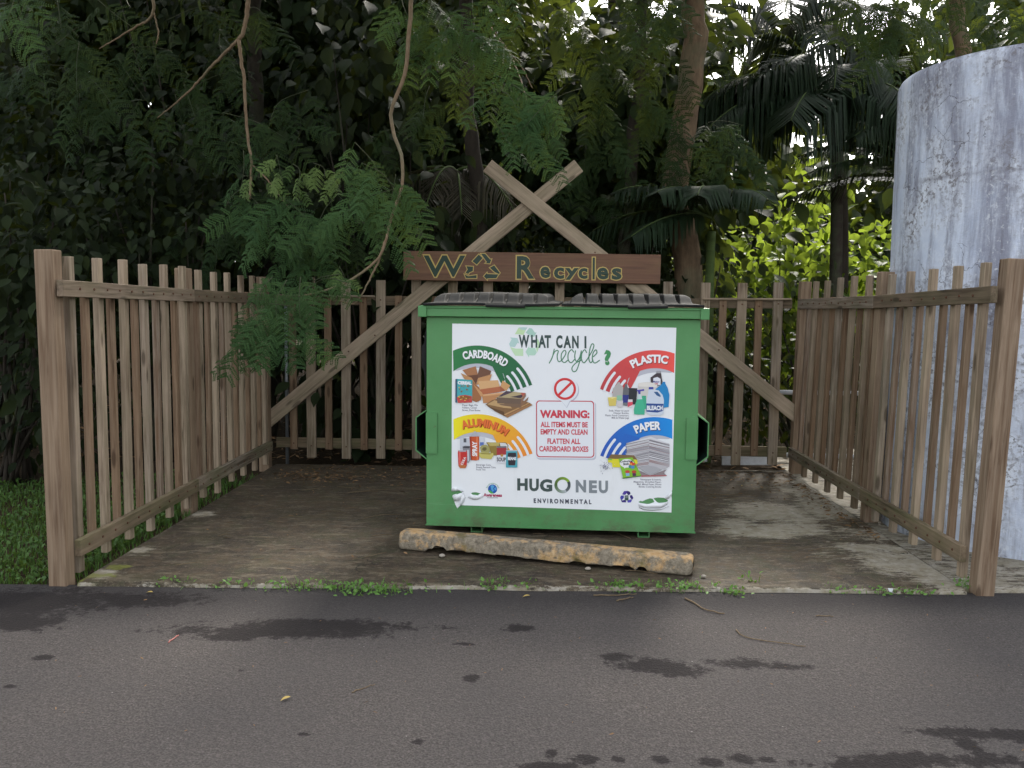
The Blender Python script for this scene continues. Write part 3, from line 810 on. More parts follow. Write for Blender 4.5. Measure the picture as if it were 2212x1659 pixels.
def INK(off=0.0): return Ink(HP, PY - .0002 - off, .0005)
def hand(cx, cy, mir, c1, c2, aO, aI, text, ta, tcol, tsh, toff=.045):
    k = INK(); m = (lambda a: 180 - a) if mir else (lambda a: a)
    # grey shade under the arm
    n = 44; aout = np.radians([m(a) for a in np.linspace(aO, 19, n)]); ain = np.radians([m(a) for a in np.linspace(aI, 19, n)])
    t = np.linspace(0, 1, n); angs = np.linspace(aO, 19, n)
    rin = 250 - 28 * sstep(48, 34, angs)
    sh = np.radians([m(a) for a in np.linspace(aI - 3, 40, n)])
    for i in range(n - 1):
        k.poly([(cx + r * math.cos(sh[j]), cy - r * math.sin(sh[j])) for j, r in ((i, 222 + 26 * (1 - math.sin(math.pi * i / n) ** .5)), (i + 1, 222 + 26 * (1 - math.sin(math.pi * (i + 1) / n) ** .5)), (i + 1, 252), (i, 252))], (196, 198, 210), 1)
    for i in range(n - 1):
        c = np.array(c1) + (np.array(c2) - np.array(c1)) * t[i]
        P = [(cx + r * math.cos(a), cy - r * math.sin(a)) for r, a in ((rin[i], ain[i]), (rin[i + 1], ain[i + 1]), (363, aout[i + 1]), (363, aout[i]))]
        k.poly(P, c, 2)
    sx = -1 if mir else 1
    k.poly([(cx + sx * x, cy + y) for x, y in ((95, -232), (120, -180), (148, -128), (158, -118), (172, -150), (158, -190), (215, -200), (190, -260))], np.array(c1) * .3 + np.array(c2) * .7, 2)
    for rr, a0 in ((334, 41), (293, 41.5), (254, 42)):
        k.band(cx, cy, rr - 8, rr + 8, m(a0), m(18), (240, 243, 250), 3, 16)
        a = math.radians(m(a0)); k.disc(cx + rr * math.cos(a), cy - rr * math.sin(a), 8, (240, 243, 250), 3, n=10)
    a0, a1 = ta
    k.arctext(text, cx + 3, cy + 4, 283, 336, a0, a1, tsh, 4, toff); k.arctext(text, cx, cy, 283, 336, a0, a1, tcol, 5, toff)
    k.done('hand_banner', stick)
hand(430, 755, False, (52, 132, 76), (40, 104, 70), 114.8, 127, 'CARDBOARD', (107, 53), (250, 252, 255), (28, 70, 45))
hand(430, 1187, False, (250, 240, 40), (247, 148, 60), 115, 127, 'ALUMINUM', (109.5, 53), (240, 122, 60), (170, 70, 30))
hand(1540, 778, True, (250, 92, 84), (196, 70, 78), 109.5, 118, 'PLASTIC', (119, 75), (252, 252, 255), (120, 30, 40))
hand(1540, 1197, True, (30, 150, 235), (52, 92, 190), 107, 115, 'PAPER', (114.5, 83.5), (252, 252, 255), (30, 45, 100))

# pale recycling arrows and the heading
k = INK()
for P, c in (([(637, 300 + 44), (640, 345), (680, 340), (690, 300), (660, 285)], (0, 0, 0)),):
    pass
for P, c in (([(1080, 215), (1140, 110), (1270, 108), (1215, 225), (1150, 215)], (205, 235, 185)), ([(1140, 110), (1210, 104), (1280, 108), (1250, 150), (1190, 150)], (190, 220, 215)),
             ([(1250, 190), (1305, 115), (1350, 125), (1395, 190), (1420, 180), (1385, 250), (1310, 260), (1330, 240)], (180, 218, 205)),
             ([(1005, 265), (1120, 275), (1150, 360), (1120, 350), (1080, 415), (1005, 410), (990, 365), (1030, 295)], (190, 222, 218)),
             ([(1005, 415), (1090, 440), (1210, 440), (1210, 555), (1085, 552), (1050, 500)], (205, 236, 195)),
             ([(1300, 400), (1300, 425), (1395, 430), (1420, 500), (1390, 545), (1300, 545), (1300, 580), (1245, 490)], (190, 228, 208)),
             ([(1400, 300), (1440, 285), (1475, 370), (1425, 500), (1410, 430), (1440, 400)], (200, 235, 190))):
    k.poly(r2(P), c, 1)
k.done('recycling_symbol', stick)
k = INK()
INKD = (62, 82, 80)
k.text('W', 690, 757, 324, 404, INKD, 2, .04); k.text('H', 768, 806, 324, 404, INKD, 2, .04); k.text('A', 813, 860, 325, 405, INKD, 2, .04); k.text('T', 852, 892, 325, 405, INKD, 2, .04)
k.text('C', 924, 964, 325, 406, INKD, 2, .04); k.text('A', 970, 1018, 328, 406, INKD, 2, .04); k.text('N', 1024, 1065, 328, 407, INKD, 2, .04)
k.poly([(1101, 330), (1113, 330), (1113, 407), (1101, 407)], INKD, 2)
k.done('heading_lettering', stick)
k = INK()
SG = (82, 140, 108)
for st in ([(880, 502), (900, 462), (913, 410)], [(902, 455), (918, 425), (938, 422), (930, 455), (938, 490), (958, 482), (985, 440), (978, 418), (958, 440), (957, 478), (975, 497), (1000, 478)],
           [(1035, 432), (1020, 415), (1000, 440), (1000, 480), (1018, 497), (1040, 475)], [(1045, 420), (1040, 460), (1050, 488), (1070, 465), (1082, 420)],
           [(1082, 420), (1070, 490), (1050, 545), (1030, 552), (1022, 530), (1045, 500), (1085, 478)], [(1115, 435), (1102, 415), (1084, 440), (1083, 478), (1098, 497), (1118, 475)],
           [(1118, 475), (1150, 420), (1160, 385), (1148, 378), (1135, 410), (1128, 470), (1140, 497), (1155, 478)], [(1155, 460), (1178, 435), (1172, 415), (1155, 435), (1150, 475), (1165, 498), (1196, 480)]):
    k.stroke(st, 6.5, SG, 2, 30)
k.text('?', 1222, 1266, 415, 512, (74, 150, 96), 2, .06)
k.done('script_lettering', stick)

# warning panel
def rrect(x0, y0, x1, y1, r, n=7):
    P = []
    for cx, cy, a0 in ((x1 - r, y0 + r, -90), (x1 - r, y1 - r, 0), (x0 + r, y1 - r, 90), (x0 + r, y0 + r, 180)):
        for a in np.radians(np.linspace(a0, a0 + 90, n)): P.append((cx + r * math.cos(a), cy + r * math.sin(a)))
    return P
k = INK()
RED, RED2 = (214, 70, 88), (200, 52, 70)
WHT = (240, 244, 251)
k.poly(rrect(797, 738, 1172, 1108, 24), (205, 208, 222), 1)
k.poly(rrect(792, 730, 1166, 1098, 24), WHT, 2)
k.poly(rrect(797, 735, 1160, 1092, 22), RED2, 3); k.poly(rrect(803, 741, 1154, 1086, 18), WHT, 4)
k.disc(986, 668, 80, (200, 203, 218), 2, n=40); k.disc(981, 662, 80, WHT, 5, n=40)
k.poly([(948, 728), (1018, 728), (990, 782)], (205, 208, 222), 4); k.poly([(945, 722), (1014, 722), (988, 776)], WHT, 5)
k.band(978, 661, 54, 69, 0, 360, (222, 62, 66), 6, 48)
k.poly([(930, 697), (941, 708), (1027, 624), (1016, 613)], (222, 62, 66), 6)
k.done('warning_panel', stick)
k = INK()
k.text('WARNING:', 821, 1131, 794, 845, RED, 6, .05)
k.done('warning_heading', stick)
k = INK()
for s_, x0, x1, yt, yb in (('ALL ITEMS MUST BE', 825, 1120, 868, 903), ('EMPTY AND CLEAN', 825, 1118, 914, 949), ('FLATTEN ALL', 867, 1073, 973, 1007), ('CARDBOARD BOXES', 816, 1123, 1021, 1056)):
    k.text(s_, x0, x1, yt, yb, RED, 6, .03)
    k.done('warning_lettering', stick); k = INK()


# company lettering and foundation mark
k = INK()
k.text('H', 676, 742, 1227, 1304, (74, 90, 88), 2, .05); k.text('U', 752, 812, 1228, 1308, (74, 90, 88), 2, .05); k.text('G', 818, 896, 1230, 1310, (74, 90, 88), 2, .05)
k.done('company_lettering', stick)
k = INK()
k.text('N', 1043, 1108, 1233, 1312, (138, 146, 152), 2, .05); k.text('E', 1126, 1176, 1235, 1315, (138, 146, 152), 2, .05); k.text('U', 1187, 1245, 1236, 1316, (138, 146, 152), 2, .05)
k.done('company_lettering', stick)
k = INK()
k.text('E N V I R O N M E N T A L', 779, 1141, 1352, 1382, (78, 82, 96), 2, .045, drop=4)
k.done('trade_lettering', stick)
k = INK()
k.band(961, 1266, 34, 51, 30, 175, (150, 190, 60), 2, 24, (86, 110, 60)); k.band(961, 1266, 33, 52, 175, 300, (80, 110, 66), 2, 24, (190, 198, 205)); k.band(961, 1266, 32, 50, 300, 390, (110, 118, 122), 2, 16, (60, 72, 72))
k.done('ring_mark', stick)
k = INK()
k.disc(521, 1296, 29, (38, 92, 180), 1, n=28); k.poly([(508, 1276), (524, 1270), (532, 1280), (524, 1292), (530, 1306), (520, 1314), (512, 1298)], (90, 170, 225), 2); k.poly([(530, 1290), (545, 1284), (546, 1300), (536, 1306)], (90, 170, 225), 2)
k.poly([(492, 1302), (506, 1304), (520, 1316), (530, 1324), (512, 1325), (498, 1316)], (90, 180, 90), 2)
k.arctext('Environmental', 522, 1298, 34, 44, 168, 12, (120, 180, 150), 1, .01)
k.text('Awareness', 463, 580, 1322, 1344, (176, 50, 92), 1, .05, drop=2); k.text('FOUNDATION', 487, 554, 1346, 1355, (110, 112, 120), 1, .01)
k.done('foundation_mark', stick)
k = INK()
for P, c in (([(1020, 1340), (1050, 1288), (1110, 1284), (1075, 1345), (1048, 1350)], (84, 66, 160)), ([(1110, 1284), (1145, 1300), (1155, 1335), (1120, 1355), (1090, 1320)], (52, 40, 110)),
             ([(1000, 1362), (1045, 1358), (1048, 1395), (1015, 1435), (985, 1400)], (70, 70, 175)), ([(990, 1412), (1020, 1440), (1075, 1425), (1085, 1472), (1015, 1470)], (60, 45, 130)),
             ([(1140, 1358), (1178, 1352), (1200, 1400), (1180, 1425), (1150, 1400)], (60, 44, 125)), ([(1180, 1425), (1160, 1470), (1110, 1475), (1100, 1445), (1150, 1420)], (96, 90, 190)),
             ([(1060, 1360), (1120, 1355), (1122, 1440), (1062, 1440)], (70, 92, 88)), ([(1068, 1375), (1112, 1372), (1112, 1392), (1068, 1394)], (150, 165, 160))):
    k.poly(r5(P), c, 2)
k.done('recycling_logo', stick)
# captions
k = INK(); CG = (120, 116, 134)
for i, s_ in enumerate(('Paper Bags, File', 'Folders, Cereal', 'Boxes, Pizza Boxes')): k.text(s_, 334, (431, 424, 447)[i], 762 + 16 * i, 773 + 16 * i, CG, 1, .012, 'B')
for i, s_ in enumerate(('Soda, Water & Liquid', 'Cleaner Bottles,', 'Plastic Food Containers,', 'Milk & Water Jugs')): k.text(s_, (1252, 1280, 1229, 1269)[i], 1377, 790 + 15 * i, 801 + 15 * i, CG, 1, .012, 'B')
for i, s_ in enumerate(('Beverage Cans,', 'Empty Aerosol Cans,', 'Food Tins')): k.text(s_, 419, (513, 543, 477)[i], 1138 + 15 * i, 1149 + 15 * i, CG, 1, .012, 'B')
for i, s_ in enumerate(('Newspaper & Inserts,', 'Magazines, Shredded Paper,', 'Mail, Mixed Paper, Phone', 'Books, Coloring Books')): k.text(s_, (1447, 1405, 1426, 1437)[i], (1577, 1577, 1577, 1576)[i], 1221 + 15 * i, 1232 + 15 * i, CG, 1, .012, 'B')
k.done('small_print', stick)

# ---- picture of cardboard boxes
k = INK(.004)
for P, c in (([(255, 780), (465, 720), (498, 850), (420, 890), (330, 870)], (176, 122, 84)), ([(530, 720), (710, 792), (690, 850), (500, 905), (495, 850)], (120, 84, 66)),
             ([(330, 870), (498, 850), (500, 905), (465, 1010), (400, 930)], (112, 74, 56)), ([(228, 828), (400, 900), (470, 1010), (290, 930)], (196, 146, 98)),
             ([(500, 905), (722, 842), (680, 950), (470, 1015)], (204, 152, 104)), ([(400, 930), (470, 1010), (560, 1100), (545, 1250), (470, 1285), (405, 1255)], (168, 112, 74)),
             ([(505, 955), (812, 935), (840, 1035), (525, 1085)], (224, 178, 128)), ([(525, 1085), (840, 1035), (850, 1120), (570, 1165)], (188, 112, 78)), ([(840, 1035), (860, 1030), (925, 1100), (850, 1120)], (170, 100, 70)),
             ([(885, 940), (1008, 1020), (940, 1105), (850, 1030)], (214, 164, 112)), ([(425, 1000), (560, 1130), (585, 1185), (545, 1200)], (210, 158, 110)), ([(570, 1165), (905, 1125), (880, 1150), (590, 1190)], (226, 176, 128)),
             ([(560, 1165), (585, 1190), (880, 1150), (790, 1215), (720, 1290), (580, 1300)], (198, 142, 96)),
             ([(615, 1320), (720, 1250), (1000, 1180), (1310, 1290), (1350, 1325), (960, 1525), (925, 1510), (770, 1430)], (140, 106, 72)), ([(640, 1318), (760, 1250), (1000, 1340), (1030, 1380), (900, 1370)], (200, 164, 116)),
             ([(640, 1345), (900, 1430), (925, 1500), (770, 1425)], (104, 76, 52)), ([(925, 1500), (1330, 1300), (1345, 1325), (960, 1525)], (168, 124, 84)), ([(905, 1470), (1250, 1310), (1290, 1280), (1300, 1300), (920, 1490)], (196, 152, 104)),
             ([(795, 1205), (940, 1105), (1245, 1135), (1175, 1225)], (188, 170, 130)), ([(795, 1205), (1175, 1225), (1165, 1310), (800, 1300)], (118, 98, 84)), ([(1175, 1225), (1245, 1135), (1250, 1180), (1165, 1310)], (150, 112, 92)),
             ([(905, 1130), (940, 1105), (1060, 1115), (860, 1195), (820, 1195)], (86, 70, 84)), ([(1000, 1200), (1235, 1150), (1170, 1218)], (74, 62, 74)), ([(1165, 1130), (1245, 1135), (1200, 1190)], (190, 96, 84)),
             ([(820, 1310), (1165, 1310), (1160, 1370), (860, 1330)], (130, 104, 84)), ([(1170, 1310), (1290, 1195), (1275, 1250), (1160, 1370)], (146, 110, 84))):
    k.poly(r2(P), c, 3 + (len(k.F) % 3) * 0)
k.step = .0005
k.done('box_picture', stick)
k = INK(.004)
k.poly(r2([(145, 922), (175, 920), (170, 1298), (142, 1290)]), (62, 96, 120), 4); k.poly(r2([(175, 920), (412, 938), (404, 1290), (168, 1298)]), (76, 176, 184), 5)
k.poly(r2([(165, 1215), (200, 1185), (300, 1170), (400, 1190), (404, 1290), (180, 1298)]), (206, 78, 74), 6)
k.disc(*r2([(288, 1215)])[0], 38, (150, 92, 52), 7, 12)
for a in range(26): k.disc(*r2([(random.uniform(190, 395), random.uniform(1020, 1180) if a < 12 else random.uniform(1195, 1262))])[0], 4.2, random.choice([(150, 96, 60), (170, 120, 70), (226, 190, 90)]), 8, n=8)
k.text('CEREAL', *[r2([(182, 950), (400, 1008)])[i][0] for i in (0, 1)], r2([(0, 950)])[0][1], r2([(0, 1006)])[0][1], (245, 250, 255), 9, .08, drop=4)
k.done('cereal_picture', stick)
# ---- picture of plastic bottles
k = INK(.004)
for P, c in (([(1435, 880), (1525, 815), (1530, 778), (1590, 778), (1600, 825), (1620, 950), (1600, 1010), (1440, 1000)], (74, 66, 72)), ([(1480, 890), (1540, 870), (1590, 900), (1590, 1000), (1470, 985)], (232, 236, 246)),
             ([(1532, 775), (1588, 775), (1590, 812), (1528, 812)], (168, 168, 176)), ([(1250, 965), (1400, 950), (1540, 975), (1510, 1300), (1270, 1300), (1240, 1030)], (216, 212, 208)), ([(1250, 965), (1400, 955), (1540, 975), (1530, 1030), (1250, 1020)], (236, 232, 226)),
             ([(1630, 945), (1662, 945), (1665, 975), (1700, 1040), (1728, 1150), (1715, 1340), (1630, 1352), (1560, 1200), (1510, 1060), (1600, 990)], (40, 140, 204)),
             ([(1090, 1045), (1230, 1050), (1210, 1300), (1100, 1300)], (52, 52, 60)), ([(935, 955), (958, 955), (965, 990), (1010, 1030), (1000, 1230), (840, 1230), (850, 1060), (900, 1000)], (188, 184, 182)), ([(910, 1165), (990, 1160), (985, 1240), (915, 1240)], (150, 205, 170)),
             ([(1038, 985), (1070, 985), (1072, 1020), (1102, 1080), (1095, 1160), (1000, 1160), (1008, 1080), (1035, 1020)], (110, 112, 118)), ([(1000, 1155), (1095, 1155), (1088, 1275), (1000, 1275)], (54, 62, 140)), ([(1004, 1275), (1086, 1275), (1075, 1330), (1010, 1320)], (120, 124, 132)),
             ([(770, 1195), (910, 1190), (895, 1325), (790, 1330)], (226, 206, 110)), ([(770, 1195), (840, 1185), (910, 1190), (840, 1215)], (244, 232, 160)), ([(912, 1250), (1008, 1245), (995, 1350), (925, 1355)], (216, 212, 216)),
             ([(1085, 1225), (1155, 1225), (1155, 1345), (1078, 1352)], (232, 226, 230)), ([(1080, 1268), (1156, 1262), (1156, 1310), (1080, 1345)], (228, 84, 104)),
             ([(1300, 1165), (1365, 1165), (1375, 1370), (1300, 1375)], (70, 178, 140)), ([(1210, 1080), (1335, 1060), (1335, 1090), (1280, 1095), (1278, 1140), (1248, 1142), (1240, 1100)], (88, 78, 176)), ([(1245, 1142), (1282, 1140), (1308, 1222), (1226, 1226)], (206, 226, 228)),
             ([(1226, 1222), (1308, 1220), (1345, 1340), (1340, 1462), (1180, 1458), (1175, 1380), (1195, 1300)], (76, 190, 152)),
             ([(1408, 1030), (1478, 1028), (1480, 1066), (1405, 1066)], (62, 72, 168)), ([(1405, 1066), (1480, 1066), (1560, 1080), (1620, 1150), (1642, 1230), (1635, 1440), (1590, 1472), (1420, 1470), (1368, 1430), (1370, 1240), (1395, 1140)], (214, 224, 240)),
             ([(1485, 1105), (1540, 1100), (1590, 1160), (1588, 1185), (1530, 1160)], (60, 100, 150)), ([(1368, 1285), (1638, 1290), (1630, 1400), (1540, 1428), (1370, 1415)], (48, 80, 150))):
    k.poly(r3(P), c, 3)
k.text('BLEACH', *[p[0] for p in r3([(1378, 0), (1622, 0)])], r3([(0, 1318)])[0][1], r3([(0, 1392)])[0][1], (244, 248, 255), 5, .05)
k.text('Motor', *[p[0] for p in r3([(1474, 0), (1575, 0)])], r3([(0, 930)])[0][1], r3([(0, 958)])[0][1], (70, 66, 150), 5, .03); k.text('Oil', *[p[0] for p in r3([(1500, 0), (1546, 0)])], r3([(0, 963)])[0][1], r3([(0, 988)])[0][1], (205, 60, 90), 5, .03)
k.done('bottle_picture', stick)
# ---- picture of cans
k = INK(.004)
for P, c in (([(218, 448), (390, 440), (390, 640), (218, 640)], (206, 210, 220)), ([(275, 455), (320, 455), (320, 520), (275, 520)], (96, 98, 106)), ([(530, 432), (610, 436), (625, 560), (530, 580)], (214, 218, 228)), ([(540, 515), (602, 515), (602, 572), (540, 572)], (96, 120, 190)),
             ([(640, 515), (960, 515), (1000, 560), (990, 640), (810, 730), (720, 720), (690, 600)], (150, 128, 62)), ([(660, 520), (860, 515), (840, 570), (700, 575)], (198, 182, 110)), ([(860, 522), (950, 525), (985, 560), (980, 630), (870, 570)], (222, 224, 226)),
             ([(540, 600), (575, 560), (640, 555), (690, 590), (700, 660), (680, 690), (560, 680)], (170, 164, 104)), ([(575, 620), (600, 595), (640, 600), (650, 630), (620, 655), (580, 645)], (110, 104, 62)),
             ([(525, 680), (755, 690), (758, 730), (720, 790), (560, 775), (525, 740)], (206, 196, 110)), ([(540, 690), (740, 698), (700, 712), (560, 705)], (140, 130, 66)),
             ([(255, 590), (300, 572), (385, 580), (388, 800), (350, 852), (300, 845)], (140, 140, 148)), ([(262, 585), (380, 582), (370, 612), (270, 612)], (70, 70, 78)), ([(330, 640), (360, 640), (365, 820), (340, 830)], (206, 206, 214)),
             ([(445, 340), (475, 340), (480, 372), (520, 420), (385, 425), (425, 372)], (186, 188, 198)), ([(380, 425), (528, 422), (522, 800), (480, 812), (392, 806)], (206, 90, 50)), ([(370, 425), (400, 425), (410, 806), (392, 800)], (170, 62, 40)), ([(480, 430), (505, 430), (505, 800), (485, 806)], (232, 130, 84)),
             ([(190, 650), (320, 648), (335, 690), (322, 900), (300, 940), (215, 940), (188, 900), (180, 690)], (206, 58, 54)), ([(195, 650), (318, 648), (310, 672), (205, 674)], (176, 176, 186)), ([(190, 880), (320, 890), (298, 940), (215, 940)], (196, 120, 72)), ([(200, 680), (225, 680), (222, 900), (205, 880)], (238, 120, 110)),
             ([(810, 580), (970, 578), (968, 852), (812, 850)], (228, 230, 238)), ([(810, 595), (972, 592), (972, 712), (810, 722)], (176, 62, 66)), ([(810, 578), (972, 574), (965, 602), (815, 604)], (120, 120, 128)),
             ([(962, 645), (1145, 642), (1142, 920), (958, 922)], (84, 172, 190)), ([(995, 682), (1118, 680), (1128, 720), (1105, 885), (1000, 888), (985, 725)], (56, 52, 60)), ([(962, 640), (1145, 636), (1142, 656), (965, 658)], (190, 200, 206))):
    k.poly(r4(P), c, 3)
k.disc(*r4([(893, 724)])[0], 9, (190, 142, 70), 5, n=14)
k.text('SOUP', *[p[0] for p in r4([(812, 0), (958, 0)])], r4([(0, 758)])[0][1], r4([(0, 824)])[0][1], (64, 58, 64), 5, .03)
k.text('BEANS', *[p[0] for p in r4([(990, 0), (1125, 0)])], r4([(0, 748)])[0][1], r4([(0, 802)])[0][1], (244, 248, 255), 5, .05)
def vtext(s, P0, P1, hgt, col):                                       # text running from P0 up to P1
    V, F = glyphs(s, .05); V = V - V.min(0); V = V / V.max(0)
    d = np.array(P1, float) - P0; nn = np.array([-d[1], d[0]]); nn = -nn / np.linalg.norm(nn) * hgt
    k.raw(np.array(P0) + V[:, :1] * d - V[:, 1:] * nn * -1, F, col, 5)
vtext('SPRAY', r4([(495, 742)])[0], r4([(495, 500)])[0], 32, (248, 244, 246))
vtext('COLA', r4([(258, 895)])[0], r4([(318, 765)])[0], 16, (248, 240, 240))
k.done('can_picture', stick)
# ---- picture of paper
k = INK(.004)
k.poly(r5([(1090, 510), (1480, 400), (1780, 520), (1780, 880), (1700, 930), (1280, 880), (1100, 690)]), (196, 194, 200), 3)
rr = random.Random(4)
for i in range(46):
    y = 520 + i * 8.2; L = rr.choice([(150, 148, 158), (120, 116, 122), (228, 228, 234), (238, 238, 244), (168, 140, 140)])
    x0, x1 = 1092 + rr.uniform(-25, 15) + (0 if y < 700 else 150), 1450 + rr.uniform(-12, 12)
    k.poly(r5([(x0, y), (x1, y - 95 * (1 - i / 60)), (x1, y - 95 * (1 - i / 60) + 5), (x0, y + 5)]), L, 4)
    if i < 44:
        k.poly(r5([(1450 + rr.uniform(-10, 20), y - 70), (1780 + rr.uniform(-25, 8), y + 6), (1778, y + 11), (1450, y - 64)]), L, 4)
k.poly(r5([(1480, 402), (1785, 515), (1700, 505), (1470, 440), (1095, 520), (1300, 450)]), (226, 226, 232), 5)
k.poly(r5([(1270, 895), (1420, 1005), (1480, 1025), (1660, 935), (1560, 885), (1430, 872)]), (178, 178, 184), 6)
k.poly(r5([(1290, 945), (1470, 1030), (1735, 925), (1690, 985), (1735, 1030), (1330, 1048), (1315, 1020)]), (150, 138, 142), 5); k.poly(r5([(1320, 1030), (1735, 1022), (1735, 1036), (1330, 1050)]), (186, 96, 100), 6)
k.poly(r5([(845, 690), (1210, 705), (1260, 770), (790, 762)]), (134, 108, 72), 6); k.poly(r5([(792, 762), (1262, 775), (1270, 840), (1240, 855), (980, 900), (862, 900), (858, 835), (795, 820)]), (232, 224, 60), 6); k.poly(r5([(795, 765), (860, 768), (860, 788), (795, 782)]), (120, 190, 90), 7)
k.poly(r5([(962, 760), (1185, 738), (1325, 1030), (1035, 1080)]), (140, 200, 62), 8); k.poly(r5([(1010, 1072), (1325, 1030), (1325, 1042), (1035, 1084)]), (70, 110, 60), 8)
k.disc(*r5([(1095, 835)])[0], 44, (244, 246, 248), 9, 27, n=20); k.poly(r5([(1040, 880), (1100, 890), (1055, 920)]), (244, 246, 248), 9)
for x, y, c in ((1170, 830, (220, 70, 60)), (1160, 858, (240, 160, 60)), (1205, 850, (220, 80, 60)), (1150, 885, (70, 150, 150)), (1220, 885, (110, 170, 70)), (1190, 895, (90, 150, 210))): k.disc(*r5([(x, y)])[0], 11, c, 10, n=10)
k.text('Coloring', *[p[0] for p in r5([(985, 0), (1190, 0)])], r5([(0, 792)])[0][1], r5([(0, 832)])[0][1], (66, 66, 80), 11, .04, drop=-6); k.text('Book', *[p[0] for p in r5([(1040, 0), (1130, 0)])], r5([(0, 828)])[0][1], r5([(0, 866)])[0][1], (66, 66, 80), 11, .04, drop=-4)
for x, c, c2 in ((1105, (140, 190, 230), (206, 80, 70)), (1210, (90, 50, 90), (196, 80, 60))):
    k.disc(*r5([(x, 970)])[0], 15, c2, 10, 10, n=12); k.poly(r5([(x - 28, 995), (x + 28, 990), (x + 34, 1035), (x - 22, 1042)]), c, 10)
for i in range(150):
    a, r_ = rr.uniform(0, 6.28), abs(rr.gauss(0, .55)); x, y = 745 + 110 * r_ * math.cos(a), 885 + 88 * r_ * math.sin(a); b = rr.uniform(0, 3.14); l = rr.uniform(10, 26)
    k.poly(r5([(x, y), (x + l * math.cos(b), y + l * math.sin(b)), (x + l * math.cos(b) + 5, y + l * math.sin(b) + 3), (x + 5, y + 3)]), rr.choice([(120, 122, 140), (90, 92, 110), (226, 228, 238), (160, 162, 180)]), 5)
k.done('paper_picture', stick)
# curled and crumpled vinyl at the two torn corners
def flap(P, heights):
    q = hmap(HP, P); V = [(x, PY - .003 - h, z) for (x, z), h in zip(q, heights)]
    n = len(V) // 2
    F = [(i, i + 1, n + i + 1, n + i) for i in range(n - 1)]
    o = mesh_np('curled_vinyl', V, F, M_VINYL, stick, smooth=True)
    md = o.modifiers.new('thick', 'SOLIDIFY'); md.thickness = .001
    return o
flap([(264, 1288), (292, 1286), (318, 1300), (340, 1310), (262, 1312), (288, 1311), (312, 1306), (331, 1318)], [.004, .012, .016, .004, .001, .005, .008, .001])
flap(r4([(85, 1400), (160, 1360), (240, 1330), (250, 1345), (120, 1480), (165, 1470), (225, 1440), (245, 1420), ]), [.001, .02, .022, .004, .002, .012, .012, .003])
flap(r4([(240, 1335), (238, 1400), (215, 1500), (205, 1550), (165, 1600), (262, 1340), (300, 1420), (260, 1520), (230, 1548), (200, 1560)]), [.004, .016, .018, .015, .012, .001, .001, .001, .001, .001])
flap(r4([(385, 1368), (440, 1385), (500, 1385), (550, 1360), (340, 1420), (420, 1450), (500, 1450), (590, 1400)]), [.003, .012, .012, .003, .001, .003, .003, .001])
flap(r5([(1275, 1470), (1380, 1490), (1500, 1480), (1640, 1480), (1760, 1440), (1290, 1530), (1380, 1550), (1500, 1560), (1640, 1550), (1740, 1500)]), [.003, .014, .008, .016, .004, .001, .012, .004, .010, .001])
flap(r5([(1290, 1535), (1380, 1560), (1500, 1568), (1640, 1558), (1740, 1515), (1300, 1560), (1380, 1590), (1500, 1600), (1640, 1585), (1770, 1530)]), [.002, .013, .012, .012, .002, .001, .001, .001, .001, .001])
flap(r5([(1700, 1390), (1760, 1330), (1815, 1275), (1740, 1420), (1775, 1385), (1812, 1340)]), [.001, .012, .022, .001, .004, .012])

# ------------------------------------------------------------------ concrete wheel stop
def stop_mat():
    t = NT('chipped_orange_concrete'); v = t.coord('Object')
    n = t.noise(v, 9, 8, .72); m = t.noise(v, 38, 5, .75); b = t.noise(v, 2.6, 4, .6)
    conc = t.mix(t.ramp(m, [(.35, 0.0), (.68, 1.0)]), (.12, .102, .078), (.31, .265, .20))
    conc = t.mix(t.ramp(n, [(.54, 0.0), (.68, .6)]), conc, (.085, .075, .06))
    paint = t.mix(t.ramp(m, [(.4, 0.0), (.7, 1.0)]), (.47, .29, .13), (.55, .40, .235))
    g = t.n('NewGeometry'); sx = t.n('SeparateXYZ'); t.set(sx.inputs[0], g.outputs['Normal'])
    lv = t.math('ADD', t.math('MULTIPLY', sx.outputs[2], .07), t.math('ADD', n, t.math('MULTIPLY', t.math('SUBTRACT', b, .5), .5)))
    c = t.mix(t.ramp(lv, [(.53, 0.0), (.64, .9)]), conc, paint)
    c = t.mix(t.ramp(t.noise(v, 5.2, 5, .7), [(.58, 0.0), (.68, .7)]), c, (.13, .105, .03))
    return t.end(t.bsdf(c, .92, t.bump(t.math('ADD', m, n), .7, .012), .15))
a0, a1 = np.array([-.872, 5.435]), np.array([.920, 4.985])
cs = (a0 + a1) / 2; ang = math.atan2(a1[1] - a0[1], a1[0] - a0[0]); LW = float(np.linalg.norm(a1 - a0))
nl_, nr_ = 220, 40
s_ = np.linspace(0, 1, nl_); th = np.linspace(0, 2 * np.pi, nr_, endpoint=False)
SS, TH = np.meshgrid(s_, th, indexing='ij')
hw, hh = .086, .059
def sq(c, p): return np.sign(c) * np.abs(c) ** p
yy = hw * sq(np.cos(TH), .42); zz = hh + hh * sq(np.sin(TH), .42)
yy *= 1 - .22 * np.clip(zz / (2 * hh), 0, 1)
endf = np.minimum(np.minimum(SS, 1 - SS) / .022, 1.0)
sc_ = .62 + .38 * np.sqrt(1 - (1 - endf) ** 2)
nz = fbm(SS * 22 + 3, np.cos(TH) * 2.2 + np.sin(TH) * 1.3, 12, 4); nz2 = fbm(SS * 70, TH * 4, 13, 3)
rad = sc_ * (1 + .09 * nz + .06 * nz2)
yy *= rad; zz = hh + (zz - hh) * rad
